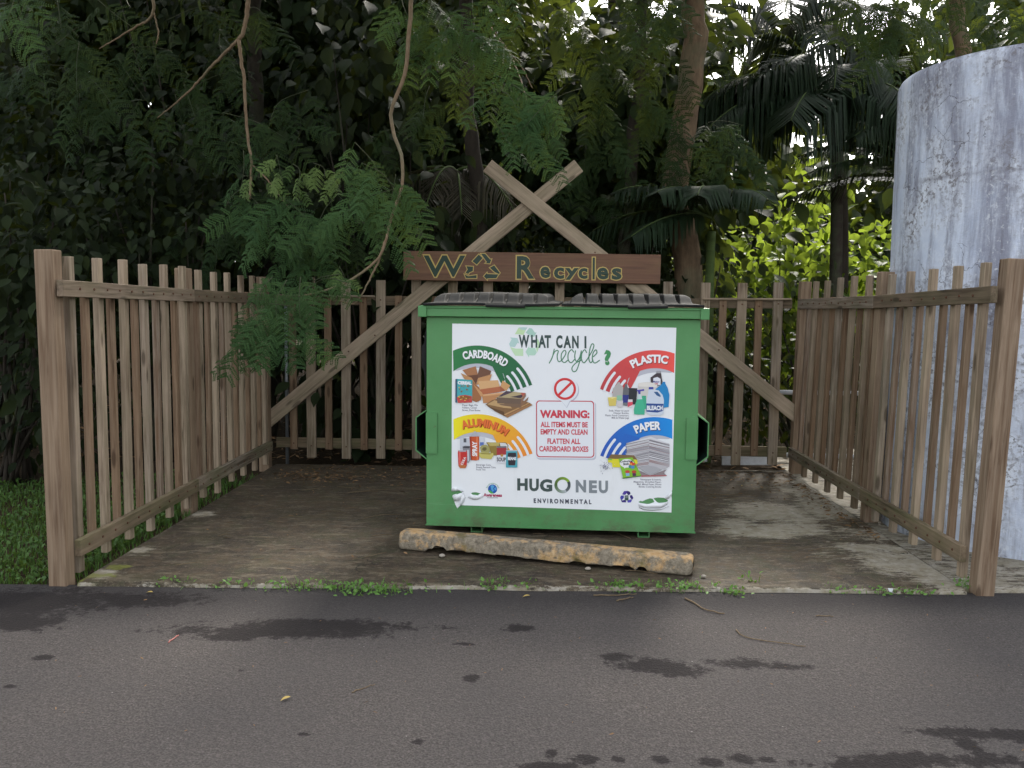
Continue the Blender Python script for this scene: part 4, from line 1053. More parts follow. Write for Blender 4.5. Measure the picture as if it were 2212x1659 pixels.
# broken lower front edge: hollows worn out along the road side
und = np.zeros_like(s_)
for c0, w0, d0 in ((.125, .022, .030), (.155, .03, .05), (.22, .05, .034), (.30, .07, .03), (.40, .07, .03), (.50, .07, .024), (.585, .03, .018), (.635, .035, .034), (.70, .06, .026), (.78, .045, .034), (.84, .02, .036)):
    und = np.maximum(und, d0 * np.clip(1 - ((s_ - c0) / w0) ** 4, 0, 1))
und = (und + .010 * fbm(s_ * 50, s_ * 0, 5) * (und > 0))[:, None]
front = np.clip((-yy + .02) / .06, 0, 1)
zz = np.where(zz < und * front * 1.0, und * front, zz)
zz = np.maximum(zz, .0) * (1 - .06 * SS)
crack = np.abs(SS - .30 - .10 * (zz - .09) / .1 - .02 * nz) < .004
zz = zz - .012 * crack * (zz > .06)
V = np.stack([(SS - .5) * LW, yy, zz + .001], -1).reshape(-1, 3)
i = np.arange(nl_ * nr_).reshape(nl_, nr_); j = np.roll(i, -1, 1)
F = [tuple(q) for q in np.stack([i[:-1], j[:-1], j[1:], i[1:]], -1).reshape(-1, 4)] + [tuple(i[0]), tuple(i[-1][::-1])]
F = [tuple(int(k_) for k_ in f_[::-1]) for f_ in F]
ws = mesh_np('wheel_stop', V, F, stop_mat(), smooth=True)
ws.location = (cs[0], cs[1], 0); ws.rotation_euler = (0, 0, ang)
tag(ws, 'long chipped concrete wheel stop with flaking orange paint, lying before the dumpster', 'wheel stop')

# ------------------------------------------------------------------ the round tank
def tank_mat():
    t = NT('peeling_whitewash'); v = t.coord('Object')
    run = t.noise(t.mapping(v, (2.5, 2.5, .45)), 1.0, 8, .74, dist=.4)
    run2 = t.noise(t.mapping(v, (11, 11, .9)), 1.0, 7, .75)
    bl = t.noise(v, 2.3, 8, .72); sp = t.noise(v, 34, 4, .72); fine = t.noise(v, 85, 3, .6)
    c = t.mix(t.ramp(bl, [(.35, 0.0), (.65, 1.0)]), (.47, .53, .66), (.69, .735, .82))
    c = t.mix(t.ramp(run, [(.48, 0.0), (.62, .8)]), c, (.19, .195, .25))
    c = t.mix(t.ramp(run2, [(.54, 0.0), (.68, .7)]), c, (.10, .092, .115))
    c = t.mix(t.ramp(run, [(.32, .9), (.43, 0.0)]), c, (.80, .82, .86))
    pp = t.math('MULTIPLY', t.ramp(sp, [(.50, 0.0), (.58, 1.0)]), t.ramp(bl, [(.46, 0.0), (.62, .8)]))
    c = t.mix(pp, c, (.145, .13, .13))
    wp = t.math('MULTIPLY', t.ramp(sp, [(.36, 1.0), (.44, 0.0)]), t.ramp(run2, [(.46, 0.0), (.6, .8)]))
    c = t.mix(wp, c, (.66, .69, .74))
    dv = t.n('TexVoronoi', feature='DISTANCE_TO_EDGE'); t.set(dv.inputs['Vector'], t.mix(.12, v, t.noise(v, 7, 4, .6, out=1))); dv.inputs['Scale'].default_value = 4.6
    ck = t.math('MULTIPLY', t.ramp(dv.outputs[0], [(.0, 1.0), (.012, 0.0)]), t.ramp(t.noise(v, 2.1, 4, .7), [(.53, 0.0), (.57, 1.0)]))
    c = t.mix(ck, c, (.09, .085, .095))
    z = t.n('SeparateXYZ'); t.set(z.inputs[0], v)
    for zz_ in (.62, 1.22, 1.83, 2.43):
        ln = t.ramp(t.math('ABSOLUTE', t.math('SUBTRACT', z.outputs[2], zz_)), [(.0, .5), (.022, 0.0)])
        c = t.mix(t.math('MULTIPLY', ln, t.ramp(bl, [(.4, 0.0), (.6, 1.0)])), c, (.16, .155, .18))
    ed = t.math('MULTIPLY', t.ramp(z.outputs[2], [(3.02 / 4, 0.0), (3.16 / 4, 1.0)]), 1.0)
    return t.end(t.bsdf(c, .85, t.bump(t.math('ADD', bl, sp), .45, .012), .2))
TK = thing('water_tank', 'tall round concrete tank with streaked and peeling whitewash, right of the fence', 'tank', (3.485, 6.28, 0))
TR, TH_ = .93, 3.19
na, nz_ = 160, 90
A_, Zg = np.meshgrid(np.linspace(0, 2 * np.pi, na, endpoint=False), np.linspace(-.08, TH_, nz_), indexing='xy')
rad = TR + .012 * fbm(A_ * 3, Zg * 2, 3) + .006 * fbm(A_ * 12, Zg * 9, 4) - .02 * np.clip((Zg - TH_ + .04) / .04, 0, 1) ** 2
V = np.stack([rad * np.cos(A_), rad * np.sin(A_), Zg], -1).reshape(-1, 3)
i = np.arange(na * nz_).reshape(nz_, na); j = np.roll(i, -1, 1)
F = np.stack([i[:-1], j[:-1], j[1:], i[1:]], -1).reshape(-1, 4)
M_TANK = tank_mat()
mesh_np('wall', V, F, M_TANK, TK, smooth=True)
rr_ = np.array([0, .3, .6, .85, TR - .022]); A2 = np.linspace(0, 2 * np.pi, 64, endpoint=False)
V = [(0, 0, TH_ + .05)] + [(r_ * math.cos(a), r_ * math.sin(a), TH_ + .05 * (1 - (r_ / TR) ** 2)) for r_ in rr_[1:] for a in A2]
F = [(0, 1 + k, 1 + (k + 1) % 64) for k in range(64)]
for q in range(3): F += [(1 + q * 64 + k, 1 + (q + 1) * 64 + k, 1 + (q + 1) * 64 + (k + 1) % 64, 1 + q * 64 + (k + 1) % 64) for k in range(64)]
mesh_np('roof', V, F, M_TANK, TK, smooth=True)

# ------------------------------------------------------------------ small steel and timber things behind the fences
o = tubes_obj('steel_pole', [([(-2.52, 8.50, -.1), (-2.515, 8.50, 1.55)], .016)], M_GALV, None, 10)
tag(o, 'thin galvanised steel pole standing behind the back left fence corner', 'pole')
pr = thing('pipe_railing', 'white pipe railing behind the slats of the right fence', 'railing', (3.2, 8.9, 0))
for z in (.05, .70):
    o = tubes_obj('rail', [([(2.2, 8.95, z), (4.6, 8.7, z + .02)], .024)], M_WHITEPIPE, pr, 10); o.matrix_parent_inverse = pmat(pr).inverted()
for x in (2.72, 3.9):
    o = tubes_obj('post', [([(x, 8.98 - .1 * (x - 2.2), -.1), (x, 8.98 - .1 * (x - 2.2), .74)], .022)], M_WHITEPIPE, pr, 10); o.matrix_parent_inverse = pmat(pr).inverted()
for (x0, x1, y0, z0, lab) in ((1.30, 1.72, 8.78, .03, 'short whitewashed board lying behind the back fence, nearest the dumpster'), (1.86, 2.36, 8.70, .02, 'long whitewashed board lying behind the back fence, nearest the right corner')):
    o = board('plank', None, (x0, y0, z0), (x1, y0 - .02, z0 + .01), (0, .2, 1), .09, .03, M_WHITEPIPE); tag(o, lab, 'plank')

# ------------------------------------------------------------------ leaves
def frames(d, up, roll=None):
    d = d / (np.linalg.norm(d, axis=1)[:, None] + 1e-9)
    x = np.cross(d, up); x /= np.linalg.norm(x, axis=1)[:, None] + 1e-9
    z = np.cross(x, d)
    if roll is not None:
        c, s = np.cos(roll)[:, None], np.sin(roll)[:, None]; x, z = c * x + s * z, -s * x + c * z
    return x, d, z
def place(T, pos, d, up, size, roll=None):
    """T (k,3): template points x=side y=along z=normal -> (n*k,3)"""
    x, y, z = frames(d, up, roll)
    P = pos[:, None, :] + size[:, None, None] * (T[None, :, 0:1] * x[:, None] + T[None, :, 1:2] * y[:, None] + T[None, :, 2:3] * z[:, None])
    return P
OVATE = np.array([(0, 0, 0), (-.20, .16, .05), (-.30, .42, .06), (-.23, .68, .02), (-.10, .87, -.06), (0, 1.02, -.16), (.10, .87, -.06), (.23, .68, .02), (.30, .42, .06), (.20, .16, .05), (0, .42, -.02), (0, .68, -.05)])
OVATE_F = np.array([(0, 10, 2, 1), (10, 11, 3, 2), (11, 5, 4, 3), (0, 9, 8, 10), (10, 8, 7, 11), (11, 7, 6, 5)])
BLADE_F = np.array([(0, 6, 2, 1), (6, 7, 3, 2), (0, 5, 4, 6), (6, 4, 3, 7)])
BLADE = np.array([(0, 0, 0), (-.13, .35, .02), (-.10, .72, -.04), (0, 1.0, -.16), (.10, .72, -.04), (.13, .35, .02), (0, .4, -.01), (0, .72, -.07)])
def cards(pos, d, up, size, T=OVATE, F=None, var=None):
    F = OVATE_F if len(T) == 12 else BLADE_F
    P = place(T, pos, d, up, size, rng.normal(0, .35, len(pos)))
    k = len(T)
    FF = (F[None] + (np.arange(len(pos)) * k)[:, None, None]).reshape(-1, 4)
    v = np.repeat(var if var is not None else rng.random(len(pos)), len(F))
    return P.reshape(-1, 3), FF, v
class Leaves:
    def __init__(self): self.V, self.F, self.v, self.n = [], [], [], 0
    def add(self, P, F, v):
        self.V.append(P); self.F.append(F + self.n); self.v.append(v); self.n += len(P)
    def done(self, name, mat, parent):
        o = mesh_np(name, np.concatenate(self.V), np.concatenate(self.F), mat, None, np.concatenate(self.v), smooth=True)
        if parent is not None:
            o.parent = parent; o.matrix_parent_inverse = pmat(parent).inverted()
        return o
def rnd_dir(n, mean=(0, 0, 0), k=1.0):
    d = rng.normal(0, 1, (n, 3)); d /= np.linalg.norm(d, axis=1)[:, None]
    return d * k + np.array(mean)
def clumps(L, centers, n_each, spread, size, mean=(0, -.5, -.65), up=(0, -.55, .8), T=OVATE, k=.75, var0=0):
    for c in centers:
        n = n_each
        pos = c + rng.normal(0, 1, (n, 3)) * np.array(spread)
        out = pos - c; out /= np.linalg.norm(out, axis=1)[:, None] + 1e-9
        d = out * .5 + rnd_dir(n, mean, k * .6)
        u = np.array(up) + rng.normal(0, .35, (n, 3))
        L.add(*cards(pos, d, u, size * rng.uniform(.6, 1.25, n), T=T, var=np.clip(rng.random(n) * .8 + var0 + rng.normal(0, .08), 0, 1)))
def dome(n, c, r, shell=.45, zmin=-9):
    d = rng.normal(0, 1, (n * 3, 3)); d /= np.linalg.norm(d, axis=1)[:, None]
    q = np.array(c) + d * np.array(r) * (rng.random((n * 3, 1)) ** shell)
    q = q[q[:, 2] > zmin]
    return q[:n]
def add_tubes(name, parent, paths, mat, sides=7):
    o = tubes_obj(name, paths, mat, None, sides); o.parent = parent; o.matrix_parent_inverse = pmat(parent).inverted(); return o

def shrub(label, x, y, h, rx_, ry_, ncl, per, size, mat=L_BROAD, T=OVATE, group='broadleaf shrubs behind the fences', zb=.1, mean=(0, -.5, -.65), spread=.2, name='broadleaf_shrub'):
    t = thing(name, label, 'shrub', (x, y, 0), group=group)
    cs_ = dome(ncl, (x, y, zb + (h - zb) * .5), (rx_, ry_, (h - zb) * .52), .33, .15)
    st = []
    for q in cs_[:: max(1, ncl // 12)]:
        b = np.array([x + rng.normal(0, .08), y + rng.normal(0, .08), -.1]); m = (b + q) / 2 + rng.normal(0, .08, 3) + np.array([0, 0, .15])
        p = smooth_path([b, m, q], 10); st.append((p, np.linspace(.022, .006, 10)))
    add_tubes('stem', t, st, B_DARK, 6)
    L = Leaves(); clumps(L, cs_, per, (spread, spread, spread * .85), size, mean, T=T)
    L.done('foliage', mat, t)
    return t

# bipinnate feather leaves: one template leaf = rachis with pairs of pinnae, each with pairs of leaflets
def feather_template(Lr=.34, pairs=5, pin=.14, nl=9, seed=0):
    r = np.random.default_rng(seed); V, F = [], []
    def leaflet(b, d, l, wd, nz):
        s = np.cross(d, nz); s /= np.linalg.norm(s) + 1e-9
        k = len(V); V.extend([b, b + d * l * .45 + s * wd, b + d * l, b + d * l * .45 - s * wd]); F.append((k, k + 1, k + 2, k + 3))
    def P(y): return np.array([0, y, -.55 * y * y / Lr * .5])
    def strip(a, b, wd):
        d = b - a; s = np.cross(d, [0, 0, 1.0]); s /= np.linalg.norm(s) + 1e-9; k = len(V)
        V.extend([a - s * wd, b - s * wd, b + s * wd, a + s * wd]); F.append((k, k + 1, k + 2, k + 3))
    strip(P(0), P(Lr * .55), .0016); strip(P(Lr * .55), P(Lr), .0014)
    for i in range(pairs):
        y = Lr * (.25 + .75 * i / (pairs - 1)); b = P(y); ln = pin * (1 - .45 * abs(i / (pairs - 1) - .45)) * r.uniform(.85, 1.1)
        for sx in (-1, 1):
            dr = r.uniform(.1, .55)
            d0 = np.array([sx * .86, .5 + r.normal(0, .1), -.05 + r.normal(0, .07)]); d0 /= np.linalg.norm(d0)
            for j in range(nl):
                u = (j + .8) / nl; q = b + d0 * ln * u + np.array([0, 0, -dr * ln * u * u])
                l = .027 * (1 - .3 * u) * r.uniform(.85, 1.1)
                t_ = d0 + np.array([0, 0, -2 * dr * u]); t_ /= np.linalg.norm(t_)
                s = np.cross(t_, [0, 0, 1.0]); s /= np.linalg.norm(s)
                for ss in (-1, 1): leaflet(q, (s * ss * .9 + t_ * .38 + r.normal(0, .06, 3)), l, .0070, np.array([0, 0, 1.0]))
    return np.array(V), np.array(F)
FEA = [feather_template(seed=k, pairs=(5, 6, 5, 4)[k], Lr=(.34, .38, .31, .27)[k]) for k in range(4)]
def spray(L, p, n=12, length=.6, dirv=(0, -.2, -.6), scale=1.0, twigs=None):
    """a drooping twig ending near p with n feather leaves set along it"""
    p = np.array(p); dv = np.array(dirv, float); dv = dv + rng.normal(0, .25, 3); dv /= np.linalg.norm(dv)
    p = p + np.array([0, 0, .10]); a = p - dv * length * .55; b = p + dv * length * .45
    tw = smooth_path([a, (a + b) / 2 + np.array([0, 0, .06]) + rng.normal(0, .03, 3), b], 8)
    if twigs is not None: twigs.append((tw, np.linspace(.0035, .0015, 8)))
    n = max(3, int(n * (.82 if p[1] < 7.65 else .5)))
    for i in range(n):
        u = (i + rng.random()) / n; q = tw[min(7, int(u * 8))]
        sd_ = rng.choice([-1, 1])
        d = np.array([sd_ * rng.uniform(.25, 1), -rng.uniform(-.05, .45), -rng.uniform(.25, .95)]) + dv * .3
        up = np.array([rng.normal(0, .18), -.8, .6])
        T, F = FEA[rng.integers(4)]
        P = place(T, q[None], d[None], up[None], np.array([scale * rng.uniform(.8, 1.15)]), rng.normal(0, .22, 1))[0]
        v0 = rng.random() * .75
        L.add(P, F, np.clip(v0 + rng.random(len(F)) * .25, 0, 1))

# ------------------------------------------------------------------ broadleaf thicket on the left and behind
G1 = 'broadleaf shrubs behind the fences'
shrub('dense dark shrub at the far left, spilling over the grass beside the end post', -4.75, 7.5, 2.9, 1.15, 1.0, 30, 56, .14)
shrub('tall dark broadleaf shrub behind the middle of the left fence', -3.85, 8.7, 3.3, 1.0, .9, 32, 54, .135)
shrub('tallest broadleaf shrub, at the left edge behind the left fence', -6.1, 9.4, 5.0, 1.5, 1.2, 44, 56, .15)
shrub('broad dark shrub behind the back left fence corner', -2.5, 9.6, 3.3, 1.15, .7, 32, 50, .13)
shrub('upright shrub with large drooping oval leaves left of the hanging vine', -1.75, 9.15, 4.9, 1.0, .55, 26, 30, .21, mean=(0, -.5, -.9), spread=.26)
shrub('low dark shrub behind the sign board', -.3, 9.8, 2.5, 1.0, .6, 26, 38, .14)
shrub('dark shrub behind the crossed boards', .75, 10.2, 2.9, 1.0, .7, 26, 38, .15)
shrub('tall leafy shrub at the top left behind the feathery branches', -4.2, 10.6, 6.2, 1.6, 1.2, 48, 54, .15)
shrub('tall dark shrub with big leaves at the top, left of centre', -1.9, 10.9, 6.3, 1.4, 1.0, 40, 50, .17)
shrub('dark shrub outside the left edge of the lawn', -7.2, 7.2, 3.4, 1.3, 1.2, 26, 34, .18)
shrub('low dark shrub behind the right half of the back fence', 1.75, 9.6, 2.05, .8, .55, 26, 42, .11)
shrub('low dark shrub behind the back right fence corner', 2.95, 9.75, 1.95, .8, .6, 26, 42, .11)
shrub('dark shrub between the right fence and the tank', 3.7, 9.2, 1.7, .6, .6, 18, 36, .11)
# sunlit shrubs farther back on the right
G2 = 'sunlit shrubs beyond the right corner'
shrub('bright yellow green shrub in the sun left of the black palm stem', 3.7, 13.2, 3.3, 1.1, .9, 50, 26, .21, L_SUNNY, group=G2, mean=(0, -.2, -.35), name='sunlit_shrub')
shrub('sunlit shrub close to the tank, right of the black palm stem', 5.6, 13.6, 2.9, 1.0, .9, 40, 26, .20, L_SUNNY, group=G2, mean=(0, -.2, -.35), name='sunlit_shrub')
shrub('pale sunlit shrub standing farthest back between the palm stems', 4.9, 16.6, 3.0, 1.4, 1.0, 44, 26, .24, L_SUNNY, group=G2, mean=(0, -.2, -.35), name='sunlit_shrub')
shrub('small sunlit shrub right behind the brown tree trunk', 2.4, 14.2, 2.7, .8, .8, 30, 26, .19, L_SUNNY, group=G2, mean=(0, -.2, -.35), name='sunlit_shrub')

# ------------------------------------------------------------------ trees
def rel(o, t):
    o.parent = t; o.matrix_parent_inverse = pmat(t).inverted(); return o
def tree(name, label, base, cat='tree', group=None): return thing(name, label, cat, base, group=group)
def canopy(L, boxes, per, size, T=BLADE):
    for (c, r, n) in boxes:
        clumps(L, dome(n, c, r, .5), per, (.34, .34, .26), size, (0, -.2, -.5), T=T)

def feathery_tree(label, base, trunk, rad, sprays, hang, cans, mat_s=L_FEATHER, tmat=B_DARK, new=()):
    t = tree('feathery_tree', label, base, group='feathery trees overhanging the bay')
    rel(tubes_obj('trunk', [(smooth_path(trunk, 40, .012, 3), np.linspace(rad, rad * .55, 40))], tmat, None, 14), t)
    L, Lo, tw = Leaves(), Leaves(), []
    for (px, py, Y, n, sc) in sprays:                  # deeper sprays take the darker leaf, their canopy shade painted as colour
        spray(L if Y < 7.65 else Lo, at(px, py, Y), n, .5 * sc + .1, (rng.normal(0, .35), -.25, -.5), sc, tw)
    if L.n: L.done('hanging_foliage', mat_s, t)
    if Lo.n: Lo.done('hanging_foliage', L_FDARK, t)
    if new:
        N = Leaves()
        for (px, py, Y, n, sc) in new: spray(N, at(px, py, Y), n, .25, (rng.normal(0, .4), -.2, -.5), sc, tw)
        N.done('new_foliage', L_NEW, t)
    for pts, r0, r1 in hang:
        rel(tubes_obj('branch', [(smooth_path(pts, 36, .0025, 5), np.linspace(r0, r1, 36))], B_VINE, None, 7), t)
    for q_ in tw: rel(tubes_obj('twig', [q_], B_FINE, None, 4), t)
    if cans:
        C = Leaves(); canopy(C, cans, 60, .17); C.done('crown', L_CROWN, t)
    return t

A = at
feathery_tree('feathery tree at the left whose pale branch hangs over the left fence', (-3.3, 10.3, 0),
    [(-3.3, 10.3, -.1), (-3.2, 10.3, 2), (-3.35, 10.2, 4.5), (-3.0, 9.6, 7)], .11,
    [(100, 130, 8.0, 12, 1.1), (170, 190, 8.0, 14, 1.1), (230, 240, 8.0, 14, 1.1), (60, 180, 8.2, 10, 1.1), (320, 130, 8.2, 10, 1), (290, 200, 8.1, 10, 1), (180, 300, 8.0, 8, .9),
     (30, 40, 6.8, 8, .9), (20, 90, 6.9, 6, .9), (410, 240, 8.1, 10, 1), (470, 200, 8.2, 10, 1), (400, 300, 8.2, 8, 1), (560, 300, 7.9, 14, 1.05), (620, 260, 7.9, 12, 1.0), (640, 330, 7.9, 5, .9),
     (550, 380, 8.0, 8, .9), (480, 120, 8.3, 9, 1), (560, 60, 8.3, 10, 1), (420, 50, 8.3, 9, 1), (260, 60, 8.3, 10, 1), (130, 60, 8.2, 8, 1),
     (640, 480, 7.3, 14, 1.0), (560, 500, 7.4, 12, 1.0), (500, 480, 7.8, 10, .95), (700, 520, 7.4, 12, 1), (600, 560, 7.5, 12, 1), (480, 560, 7.8, 8, .9), (520, 420, 7.5, 6, .8), (750, 560, 7.8, 9, .9), (680, 580, 7.8, 8, .9), (430, 520, 7.9, 7, .9)],
    [([A(545, -60, 7.6), A(528, 60, 7.6), A(516, 85, 7.6)], .022, .017), ([A(516, 85, 7.6), A(470, 130, 7.7), A(405, 200, 7.8), A(340, 255, 7.9)], .016, .005),
     ([A(516, 85, 7.6), A(522, 140, 7.6), A(527, 165, 7.6), A(535, 300, 7.6), A(543, 345, 7.55), A(540, 430, 7.5)], .016, .010),
     ([A(543, 355, 7.55), A(580, 390, 7.5), A(625, 450, 7.4)], .008, .004),
     ([A(325, -50, 7.8), A(330, 30, 7.8), A(290, 60, 7.9), A(215, 105, 8.0)], .016, .005), ([A(332, 25, 7.8), A(342, 70, 7.8), A(338, 95, 7.8)], .008, .005)],
    [((-3.6, 8.0, 6.3), (2.6, 2.2, 1.3), 70), ((-2.6, 6.0, 5.6), (2.2, 1.2, .9), 30), ((-5.5, 9.8, 7.2), (2.2, 2.2, 1.8), 50)], new=[(605, 400, 7.2, 6, .5), (640, 410, 7.2, 5, .45), (690, 395, 7.3, 6, .5), (735, 410, 7.3, 4, .45), (560, 420, 7.3, 5, .5), (745, 625, 6.8, 3, .35)])  # middle crown mass: out of view, extended forward to shade the bay
feathery_tree('feathery tree with a long crooked branch hanging left of the sign', (-.9, 9.1, 0),
    [(-.55, 9.35, -.1), (-.6, 9.35, 2), (-.8, 9.2, 4.5), (-.4, 8.9, 7)], .10,
    [(830, 430, 6.9, 12, .9), (790, 470, 6.9, 12, .9), (840, 480, 6.9, 8, .85), (760, 440, 7.0, 8, .85), (800, 400, 7.0, 6, .75),
     (610, 690, 6.5, 12, .85), (560, 700, 6.6, 11, .85), (650, 690, 6.5, 10, .8), (575, 745, 6.5, 9, .8), (640, 735, 6.5, 7, .75), (680, 665, 6.6, 7, .7), (545, 750, 6.6, 7, .75), (700, 650, 6.6, 4, .55),
     (960, 60, 7.2, 12, 1.0), (1000, 110, 7.2, 10, 1), (930, 100, 7.3, 8, 1), (880, 50, 7.6, 8, 1), (1050, 50, 7.4, 9, 1), (950, 170, 8.2, 9, 1), (990, 230, 8.2, 10, 1), (920, 250, 8.2, 8, 1), (860, 330, 8.3, 6, .9)],
    [([A(893, -60, 7.0), A(888, 0, 7.0), A(880, 120, 7.0), A(868, 180, 7.0), A(845, 240, 7.0), A(852, 290, 7.0), A(868, 340, 6.95), A(868, 400, 6.9), A(845, 470, 6.85), A(825, 545, 6.8), A(780, 590, 6.75), A(720, 622, 6.7), (*A(650, 640, 6.6),)], .019, .008),
     ([A(832, 520, 6.82), A(815, 570, 6.8), A(790, 620, 6.75), A(765, 655, 6.7), A(720, 645, 6.65)], .010, .004)],
    [((-.9, 8.2, 6.2), (2.2, 2.2, 1.2), 66), ((0, 6.2, 5.6), (2.0, 1.2, .9), 30)])  # second crown mass reaches forward unseen to darken the bay
feathery_tree('feathery tree whose sprays hang in front of the crossed boards', (1.1, 10.2, 0),
    [(1.05, 10.3, -.1), (1.0, 10.3, 2), (1.1, 10.1, 4.5), (1.0, 9.6, 7)], .09,
    [(1130, 230, 7.0, 12, .85), (1165, 270, 6.9, 11, .85), (1100, 260, 7.0, 9, .8), (1140, 300, 6.9, 8, .75), (1070, 235, 7.1, 6, .75), (1190, 300, 6.95, 6, .7), (1085, 320, 6.9, 5, .65),
     (1200, 250, 8.4, 8, 1), (1260, 180, 8.4, 10, 1), (1320, 150, 8.5, 10, 1), (1350, 230, 8.5, 10, 1), (1400, 270, 8.6, 9, 1), (1310, 300, 8.6, 8, 1), (1250, 100, 8.3, 10, 1), (1180, 60, 8.0, 9, 1), (1110, 130, 8.4, 8, 1), (1330, 60, 8.2, 9, 1),
     (1270, 330, 8.8, 8, 1), (1330, 390, 8.9, 9, 1), (1240, 420, 9.0, 8, 1), (1390, 350, 8.8, 8, 1)],
    [([A(1060, 60, 8.4), A(1095, 105, 8.4), A(1130, 150, 8.3), A(1150, 190, 8.2)], .012, .005), ([A(1100, 112, 8.4), A(1128, 180, 7.8), A(1142, 250, 7.2), A(1146, 320, 7.0)], .007, .004)],
    [((1.1, 9.3, 6.5), (1.7, 1.8, 1.3), 50), ((-1.2, 11.5, 7.5), (2.2, 1.6, 2.0), 40)])
feathery_tree('feathery tree with a thick mottled brown trunk right of the sign', (2.1, 9.35, 0),
    [A(1490, 690, 9.3) * [1, 1, 0] + [0, 0, -.15], A(1488, 600, 9.3), A(1468, 470, 9.3), A(1462, 380, 9.3), A(1485, 230, 9.3), A(1505, 100, 9.3), A(1506, -60, 9.3), (2.2, 9.2, 8)], .165,
    [(1450, 300, 8.7, 10, 1), (1440, 210, 8.7, 10, 1), (1420, 150, 8.6, 9, 1), (1545, 350, 8.8, 10, 1), (1590, 340, 8.8, 10, 1), (1570, 290, 8.9, 8, 1), (1425, 30, 8.0, 10, 1), (1410, 50, 7.6, 10, 1), (1550, 400, 8.9, 6, .9), (1560, 110, 9.6, 8, 1), (1380, 90, 8.0, 8, 1), (1450, 390, 8.8, 7, 1)],
    [], [((2.3, 8.8, 6.3), (1.6, 2.2, 1.1), 56), ((2.6, 6.4, 5.7), (1.8, 1.2, .9), 28)], L_FDARK, B_TRUNK)  # second crown mass is unseen, set forward for shade over the bay
feathery_tree('feathery tree with a slim pale trunk rising behind the tank', (5.2, 10.4, 0),
    [A(2085, 700, 10.4) * [1, 1, 0] + [0, 0, -.15], A(2085, 400, 10.4), A(2078, 100, 10.4), A(2070, -40, 10.4), (5.1, 10.2, 8)], .12,
    [(1890, 60, 7.6, 10, .95), (1860, 30, 7.6, 9, .95), (1920, 30, 7.6, 9, .95), (1900, 100, 7.5, 6, .85), (2000, 20, 8.0, 9, 1), (2060, 25, 8.2, 8, 1), (2160, 20, 8.2, 8, 1), (2110, 30, 8.4, 8, 1), (1950, 70, 8.2, 7, 1), (2190, 70, 8.4, 8, 1)],
    [], [((5.2, 10.2, 6.9), (2.0, 1.8, 1.2), 46), ((4.6, 12.4, 7.9), (2.0, 1.7, 1.0), 55)], L_FDARK, B_TRUNK)  # second crown mass: unseen, added to block the sun from the road

# bigger dark trees farther in
def dark_tree(label, x, y, h, r, crowns):
    t = tree('dark_tree', label, (x, y, 0), group='dark trees farther back')
    rel(tubes_obj('trunk', [(smooth_path([(x, y, -.1), (x + .1, y, h * .4), (x - .1, y, h)], 14, .03, int(x * 10) % 50), np.linspace(r, r * .4, 14))], B_DARK, None, 10), t)
    L = Leaves()
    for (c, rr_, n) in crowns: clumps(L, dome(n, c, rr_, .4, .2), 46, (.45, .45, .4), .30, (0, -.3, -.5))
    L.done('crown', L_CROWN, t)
dark_tree('dark tree far back at the left edge', -7.5, 12.6, 8, .2, [((-7.5, 12.6, 4.2), (2.6, 1.6, 4.2), 110)])
dark_tree('dark tree far back behind the left fence', -4.3, 13.2, 9, .2, [((-4.3, 13.2, 4.6), (2.4, 1.5, 4.6), 120)])
dark_tree('dark tree far back behind the hanging vine', -1.4, 13.4, 9, .2, [((-1.4, 13.4, 4.6), (2.1, 1.5, 4.6), 120)])
dark_tree('dark tree far back behind the crossed boards', 1.0, 12.8, 8, .2, [((.8, 12.8, 3.0), (1.4, 1.3, 3.0), 55)])
dark_tree('small dark tree filling the gap between the crossed boards and the brown trunk', 1.35, 11.3, 5.5, .07, [((1.3, 11.3, 3.4), (.65, .6, 2.9), 34)])
dark_tree('dark tree at the right edge behind the tank', 8.2, 12.5, 8, .2, [((8.2, 12.5, 4.4), (1.7, 1.8, 4.4), 90)])

# ------------------------------------------------------------------ palms
def frond(base, az, el, length, droop, leaf=.55, n=46, wd=.024, hang=.6, seed=0):
    """returns rachis tube and leaflet strips; az measured from +x towards +y"""
    r = np.random.default_rng(seed)
    d = np.array([math.cos(az) * math.cos(el), math.sin(az) * math.cos(el), math.sin(el)])
    t = np.linspace(0, 1, 24)
    P = np.array(base) + d * length * t[:, None] + np.array([0, 0, -1.0]) * (droop * length * t[:, None] ** 2)
    T = np.gradient(P, axis=0); T /= np.linalg.norm(T, axis=1)[:, None]
    V, F = [], []
    side0 = np.cross(d, [0, 0, 1.0]); side0 /= np.linalg.norm(side0) + 1e-9
    for i in range(n):
        u = .16 + .84 * (i + r.random() * .3) / n
        k = min(22, int(u * 23)); f = u * 23 - k
        q = P[k] * (1 - f) + P[k + 1] * f; tg = T[k]
        L = leaf * (.45 + .9 * math.sin(math.pi * min(1, .12 + .82 * u))) * .75 * r.uniform(.88, 1.08)
        for s in (-1, 1):
            dd = side0 * s * .78 + tg * .62 + np.array([0, 0, .12]) + r.normal(0, .05, 3); dd /= np.linalg.norm(dd)
            m = q + dd * L * .5 + np.array([0, 0, -hang * L * .16]); e = q + dd * L * (.95 - .25 * hang) + np.array([0, 0, -hang * L * .62])
            w_ = np.cross(dd, [0, 0, 1.0]); w_ /= np.linalg.norm(w_) + 1e-9; w_ = w_ * .8 + np.array([0, 0, .5]) * s; w_ *= wd * .5
            b = len(V)
            V.extend([q - w_ * .5, q + w_ * .5, m + w_, m - w_, e + w_ * .12, e - w_ * .12]); F.extend([(b, b + 1, b + 2, b + 3), (b + 3, b + 2, b + 4, b + 5)])
    return (P, np.linspace(.016, .004, 24) * (1 + .3 * length / 2)), np.array(V), np.array(F)
